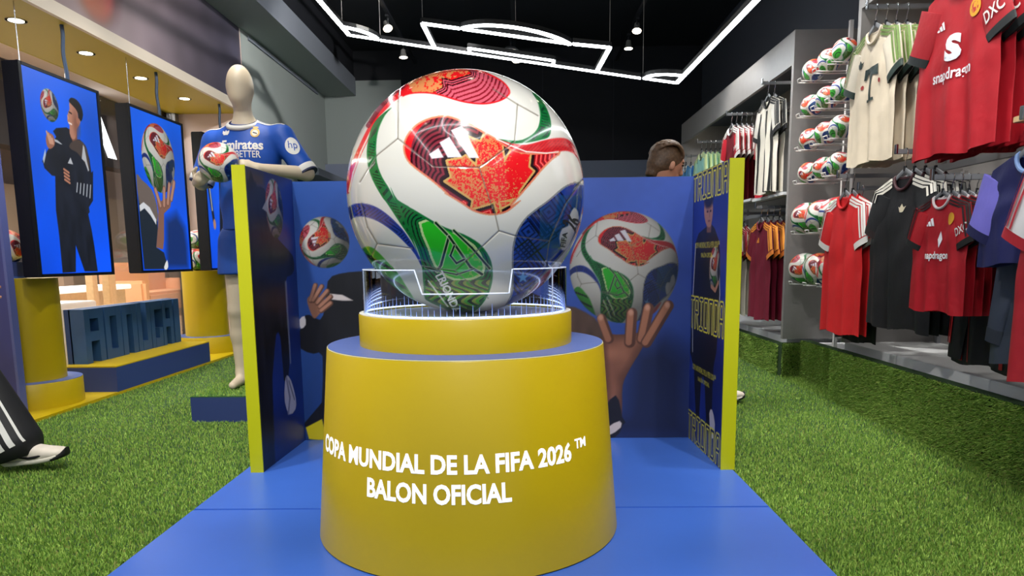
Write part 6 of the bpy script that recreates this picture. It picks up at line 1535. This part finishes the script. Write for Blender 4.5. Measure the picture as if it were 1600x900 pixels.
# man behind the backdrop, looking along the racks
PO = Vector((0.98, 4.62, 0.0))
w = thing('person', 'man with short brown hair standing behind the backdrop, head bowed', 'person', PO)
hd = Vector((-0.075, 0.0, 1.525))
RH = Matrix.Rotation(math.radians(18), 3, 'Y') @ Matrix.Rotation(0, 3, 'Z')
fx = Vector((math.cos(math.radians(16)), math.sin(math.radians(16)), -0.30)).normalized(); rx = Vector((0, 0, 1)).cross(fx).normalized(); ux = fx.cross(rx)
HR = Matrix((fx, rx, ux)).transposed()   # head axes: forward, left, up
H = lambda a, b, c: tuple(hd + fx * a + rx * b + ux * c)
s = SDF((-0.42, -0.36, 0.02), (0.55, 0.40, 1.72), 0.007)
s.ell(hd, (0.102, 0.078, 0.112), 0.02, HR); s.cap(H(.035, 0, -.085), H(.06, 0, -.085), 0.048, 0.040, 0.03); s.cap(H(.095, 0, .012), H(.115, 0, -.028), 0.011, 0.016, 0.012); s.cap(H(.085, 0, .035), H(.085, 0, .035), 0.03, 0.03, 0.02)
for e in (-1, 1): s.ell(H(.004, e * .079, -.022), (0.016, 0.009, 0.026), 0.005, HR); s.cap(H(.088, e * .03, -.062), H(.09, 0, -.064), 0.010, 0.012, 0.008)
s.cap((-0.10, 0, 1.36), H(-.03, 0, -.07), 0.058, 0.055, 0.03)
B = dict(shR=(-0.09, -0.19, 1.30), shL=(-0.07, 0.19, 1.30), elR=(-0.05, -0.24, 1.04), elL=(0.0, 0.24, 1.04), wrR=(0.12, -0.20, 0.90), wrL=(0.16, 0.20, 0.92), chest=(-0.08, 0, 1.20), pel=(-0.04, 0, 0.88), hipR=(-0.03, -0.09, 0.84), hipL=(-0.03, 0.09, 0.84), knR=(0.16, -0.09, 0.47), knL=(-0.08, 0.10, 0.45), anR=(0.22, -0.09, 0.10), anL=(-0.22, 0.11, 0.10))
s.cap(B['shR'], B['shL'], 0.06, 0.06, 0.05); s.cap(B['chest'], add(B['chest'], 0, 0, 0.05), 0.125, 0.115, 0.05, sq=(0.9, 1.25, 1)); s.cap(B['pel'], B['chest'], 0.125, 0.12, 0.06, sq=(0.9, 1.2, 1))
for q in 'RL':
    s.cap(B['sh' + q], B['el' + q], 0.050, 0.042, 0.03); s.cap(B['el' + q], B['wr' + q], 0.042, 0.028, 0.02); s.cap(B['hip' + q], B['kn' + q], 0.085, 0.058, 0.04); s.cap(B['kn' + q], B['an' + q], 0.058, 0.036, 0.03)
    hand_sdf(s, B['wr' + q], Vector(B['wr' + q]) - Vector(B['el' + q]), (0.3, 0, 0.6), 0.3, 0.95, 1 if q == 'R' else -1)
link('body', s.mesh('body'), M_SKIN, w)
s = SDF((-0.30, -0.20, 1.34), (0.20, 0.22, 1.72), 0.006)
s.ell(H(-.012, 0, .018), (0.110, 0.088, 0.116), 0.01, HR); s.cap(H(-.06, 0, -.05), H(-.072, 0, -.085), 0.062, 0.045, 0.03)
for k in range(150):   # locks combed back from the brow
    q = rng.uniform(-1.35, 1.35); p_ = rng.uniform(-0.6, 2.3); c_ = lambda p, e=0.0: H(-.012 + (.110 + e) * math.cos(p) * math.cos(q * .55), (.089 + e) * math.sin(q) * (0.55 + 0.45 * abs(math.sin(p))), .018 + (.117 + e) * math.sin(p) * math.cos(q * .6))
    s.cap(c_(p_ + 0.35, 0.002), c_(p_ + 0.75, 0.005 * rng.random()), 0.0075, 0.004, 0.006)
s.cut(H(.072, 0, .03), tuple(fx * 1.0 - ux * 0.40)); s.cut(H(.0, 0, -.11), tuple(-ux)); s.cut(H(.016, 0, -.036), tuple(fx * 1.0 - ux * 0.9))
_c = [H(.055, e * .085, -.03) for e in (-1, 1)]
link('hair', s.mesh('hair'), M_HAIR, w)
for e in (-1, 1):
    s = SDF(np.array(H(-.008, e * .090, -.012)) - 0.05, np.array(H(-.008, e * .090, -.012)) + 0.05, 0.004)
    s.ell(H(.004, e * .089, -.022), (0.017, 0.009, 0.028), 0.004, HR); link('ear', s.mesh('ear'), M_SKIN, w)
    MB().lathe([(0.008, -0.003), (0.009, 0.0), (0.006, 0.004)], c=H(.097, e * .033, .012), n=10).build('eye', M_DARK, w)
    MB().tube([H(.098, e * .018, .030), H(.094, e * .046, .030)], 0.005, n=6).build('eyebrow', M_HAIR, w)
s = SDF((-0.42, -0.36, 0.72), (0.40, 0.40, 1.46), 0.008)
s.cap(B['shR'], B['shL'], 0.072, 0.072, 0.05); s.cap(B['chest'], add(B['chest'], 0, 0, 0.05), 0.14, 0.128, 0.05, sq=(0.95, 1.25, 1)); s.cap(B['pel'], B['chest'], 0.145, 0.138, 0.06, sq=(0.95, 1.2, 1)); s.cap((-0.10, 0, 1.34), (-0.10, 0, 1.37), 0.07, 0.066, 0.03)
for q in 'RL': s.cap(B['sh' + q], B['el' + q], 0.064, 0.056, 0.03); s.cap(B['el' + q], tuple(np.array(B['el' + q]) * .3 + np.array(B['wr' + q]) * .7), 0.056, 0.045, 0.02)
s.cut((0, 0, 0.80), (0, 0, -1)); s.cut((0, 0, 1.395), (0, 0, 1)); link('jacket', s.mesh('jacket'), mat('dark_jacket', (26, 28, 38), 0.7), w)
s = SDF((-0.42, -0.30, 0.05), (0.45, 0.34, 0.96), 0.008)
s.cap(B['pel'], add(B['pel'], 0, 0, 0.03), 0.136, 0.13, 0.04, sq=(0.95, 1.2, 1))
for q in 'RL': s.cap(B['hip' + q], B['kn' + q], 0.098, 0.074, 0.04); s.cap(B['kn' + q], B['an' + q], 0.074, 0.062, 0.03)
s.cut((0, 0, 0.095), (0, 0, -1)); link('trousers', s.mesh('trousers'), mat('navy_trousers', (24, 30, 52), 0.7), w)
shoe(w, (0.15, -0.095, 0.006), (0.435, -0.085, 0.006)); shoe(w, (-0.28, 0.11, 0.006), (0.0, 0.13, 0.006))

# ------------------------------------------------------------------ the mall beyond the glass
structure(MB().box((-14, 24.0, 0), (-2.93, 24.2, 5)).build('wall_mall_far', mat('mall_beige', (206, 186, 168), 0.8)))
structure(MB().box((-12.2, -1.0, 0), (-12.0, 24.0, 5)).build('wall_mall_left', mat('mall_beige_side', (212, 192, 172), 0.8)))
structure(MB().box((-12.2, -1.0, 4.4), (-3.72, 24.0, 4.5)).build('ceiling_mall', mat('mall_ceiling', (216, 202, 190), 0.8)))
sg = thing('shop_fascia', 'dark shop fascia across the mall with a glowing white letter', 'shop front', (-9.0, 14.0, 0))
MB().box((-0.2, -7.0, 2.95), (0.2, 6.0, 4.38)).build('fascia', mat('fascia_dark', (44, 42, 42), 0.6), sg)
M_SIGN = mat('sign_white', (255, 255, 255), 0.5, emit=3.0)
for y0, ch in ((0.95, 'A'),):
    V, F = text_fit(ch, 1.5, 1.15, 0.03); me = mesh('sign_letter', [(0.21, y0 + v[0], 3.72 + v[1]) for v in V], F); link('sign_letter', me, M_SIGN, sg)
for k in range(4): MB().box((-0.15, -6.8 + k * 3.2, 0), (0.15, -6.5 + k * 3.2, 2.55)).build('pier', mat('pier_beige', (190, 168, 146), 0.7), sg)
MB().box((-1.6, -7.0, 0), (-1.5, 6.0, 2.55)).build('shop_back', mat('shop_inside', (214, 190, 160), 0.8), sg)
for k, (x, y, h) in enumerate(((-5.5, 9.0, 1.5), (-5.5, 9.35, 1.4), (-5.9, 10.1, 1.5))):
    t = thing('wooden_post', ('tan wooden post standing in the mall, beside its twin', 'tan wooden post standing in the mall, shortest of the three', 'tan wooden post standing in the mall, farther from the glass')[k], 'post', (x, y, -0.012), 0, 'wooden posts in the mall')
    MB().box((-0.05, -0.05, 0), (0.05, 0.05, h), bev=0.006).build('shaft', M_WOOD, t); MB().box((-0.09, -0.09, 0), (0.09, 0.09, 0.05)).build('foot', M_WOOD, t)
t = thing('white_cabinet', 'white panelled display cabinet in the mall behind the blue letters', 'cabinet', (-4.8, 6.6, -0.012))
MB().box((-0.25, -0.6, 0), (0.25, 0.9, 0.56), bev=0.01).build('body', M_WHITE, t)
for y in (-0.5, 0.0, 0.45): MB().box((0.25, y, 0.06), (0.262, y + 0.4, 0.48), bev=0.004).build('door', M_WHITE, t)
t = thing('counter', 'long white counter lit from its edge in the mall', 'counter', (-6.4, 9.6, -0.012))
MB().box((-0.3, -1.2, 0.55), (0.3, 1.4, 0.62), bev=0.01).build('top', mat('bright_counter', (240, 238, 232), 0.4, emit=0.6), t); MB().box((-0.25, -1.1, 0), (0.25, 1.3, 0.55)).build('body', M_WOOD, t)
t = thing('sign_board', 'black sign board with small white lettering in the mall', 'sign', (-6.8, 9.1, -0.012))
MB().box((-0.03, -0.8, 0.62), (0.03, 0.75, 1.05)).build('board', mat('sign_black', (26, 22, 22), 0.5), t); MB().box((-0.03, -0.7, 0), (0.03, -0.64, 0.62)).build('leg', M_DARK, t); MB().box((-0.03, 0.6, 0), (0.03, 0.66, 0.62)).build('leg', M_DARK, t)
for txt, z, wd in (('OLED TV 4K 100Hz', 0.86, 1.1), ('experience', 0.74, 0.8)):
    V, F = text_fit(txt, wd, 0.075, 0.01); link('lettering', mesh('lettering', [(0.032, v[0], z + v[1]) for v in V], F), M_WHITE, t)
t = thing('sofa', 'peach upholstered sofa in the mall beyond the glass', 'sofa', (-6.6, 12.6, -0.012))
for a, b, nm in (((-0.4, -0.9, 0.12), (0.4, 0.9, 0.45), 'seat'), ((-0.45, -0.9, 0.4), (-0.2, 0.9, 0.95), 'backrest'), ((-0.4, -1.05, 0.1), (0.4, -0.85, 0.65), 'armrest'), ((-0.4, 0.85, 0.1), (0.4, 1.05, 0.65), 'armrest')):
    MB().box(a, b, bev=0.05).build(nm, mat('peach_cloth', (226, 168, 128), 0.8), t, True)
for x in (-0.35, 0.35):
    for y in (-0.85, 0.85): MB().lathe([(0.025, 0), (0.03, 0.13)], c=(x, y, 0), n=10).build('leg', M_WOOD, t)
t = thing('wooden_easel', 'small wooden A-frame easel in the mall', 'easel', (-5.6, 8.35, -0.012))
for a, b in (((0, -0.25, 0), (0, 0, 0.95)), ((0, 0.25, 0), (0, 0, 0.95)), ((-0.3, 0, 0), (0, 0, 0.95))): MB().tube([a, b], 0.022, n=6).build('leg', M_WOOD, t)
MB().box((-0.02, -0.2, 0.35), (0.04, 0.2, 0.39)).build('ledge', M_WOOD, t)
t = thing('ceiling_lamp_disc', 'round warm ceiling lamp in the mall', 'lamp', (-7.2, 11.6, 2.28))
MB().lathe([(0.28, 0.0), (0.30, 0.03), (0.28, 0.06)], n=32).build('shade', mat('warm_lamp', (255, 220, 150), 0.5, emit=2.0), t, True); MB().tube([(0, 0, 0.05), (0, 0, 2.13)], 0.012, n=6).build('stem', M_FIX, t)

# ------------------------------------------------------------------ artificial turf: blades of grass
def turf_mat():
    m = bpy.data.materials.new('turf_blades'); m.use_nodes = True; nt = m.node_tree; b = nt.nodes['Principled BSDF']
    a = nt.nodes.new('ShaderNodeVertexColor'); a.layer_name = 'print'; nt.links.new(a.outputs['Color'], b.inputs['Base Color'])
    b.inputs['Roughness'].default_value = 0.55; b.inputs['Specular IOR Level'].default_value = 0.25; return m
M_BLADE = turf_mat()
def blades(name, base, nrm, h, wd, label, lean=0.6):
    """one triangle pair per blade at the base points"""
    n = len(base); nrm = np.asarray(nrm, float)
    t1 = np.cross(nrm, np.array([0.3, 0.5, 0.81])); t1 /= np.linalg.norm(t1); t2 = np.cross(nrm, t1)
    q = rng.uniform(0, 2 * PI, n); q2 = rng.uniform(0, 2 * PI, n); ln = rng.uniform(0, lean, n); hh = h * rng.uniform(0.6, 1.15, n)
    side = (np.cos(q)[:, None] * t1 + np.sin(q)[:, None] * t2) * (wd * rng.uniform(0.7, 1.2, n))[:, None]
    ld = np.cos(q2)[:, None] * t1 + np.sin(q2)[:, None] * t2
    mid = base + nrm * (hh * 0.55)[:, None] + ld * (hh * ln * 0.3)[:, None]
    tip = base + nrm * (hh * (1 - 0.25 * ln))[:, None] + ld * (hh * ln)[:, None]
    V = np.concatenate([base - side / 2, base + side / 2, mid + side * 0.4, mid - side * 0.4, tip])
    i = np.arange(n)
    F = np.concatenate([np.stack([i, i + n, i + 2 * n], 1), np.stack([i, i + 2 * n, i + 3 * n], 1), np.stack([i + 3 * n, i + 2 * n, i + 4 * n], 1)])
    me = big_mesh(name, V, F, smooth=False)
    c0, c1 = np.array(s2l((82, 132, 42))), np.array(s2l((184, 212, 102)))
    c = c0 + (c1 - c0) * rng.beta(1.6, 2.2, n)[:, None]
    br = rng.random(n) < 0.06; c[br] = np.array(s2l((150, 150, 84)))
    vcol(me, np.tile(c, (5, 1)))
    o = link(name, me, M_BLADE); return tag(o, label, 'grass', kind='stuff')
def floor_pts(x0, x1, y0, y1, n):
    # denser where the aisle is nearer
    y = 1.0 / (1.0 / y0 + rng.random(n * 2) * (1.0 / y1 - 1.0 / y0)); x = rng.uniform(x0, x1, n * 2)
    keep = rng.random(n * 2) < 0.5
    return np.stack([x[keep], y[keep], np.zeros(keep.sum())], 1)
P = np.concatenate([floor_pts(-2.93, -1.24, 1.7, 8.6, 160000), floor_pts(0.90, 2.0, 1.7, 9.5, 128000), floor_pts(2.0, 2.15, 4.61, 5.51, 3500), floor_pts(-1.24, 0.9, 3.62, 9, 14000)])
bxm = (P[:, 0] > -1.985) & (P[:, 0] < -1.035) & (P[:, 1] > 4.095) & (P[:, 1] < 4.975)
P[bxm, 2] = 0.155
blades('turf_floor', P, (0, 0, 1), 0.016, 0.0036, 'short bright green artificial turf covering the shop floor')
def face_pts(p, u, v, n): a = rng.random((n, 2)); return np.array(p) + a[:, :1] * np.array(u) + a[:, 1:] * np.array(v)
blades('turf_kerb_pile', np.concatenate([face_pts((2.0, 1.6, 0), (0, 3.01, 0), (0, 0, 0.335), 62000), face_pts((2.15, 4.61, 0), (0, 0.9, 0), (0, 0, 0.288), 14000), face_pts((2.0, 5.58, 0), (0, 3.6, 0), (0, 0, 0.25), 26000)]), (-1, 0, 0), 0.020, 0.0036, 'dark green artificial turf pile on the fronts of the kerbs', 0.9)
blades('turf_kerb_end_pile', np.concatenate([face_pts((2.0, 5.51, 0), (0.16, 0, 0), (0, 0, 0.265), 4500), face_pts((2.0, 4.61, 0), (0.15, 0, 0), (0, 0, 0.335), 3000)]), (0, -1, 0), 0.020, 0.0036, 'green artificial turf pile on the kerb end facing the aisle', 0.9)
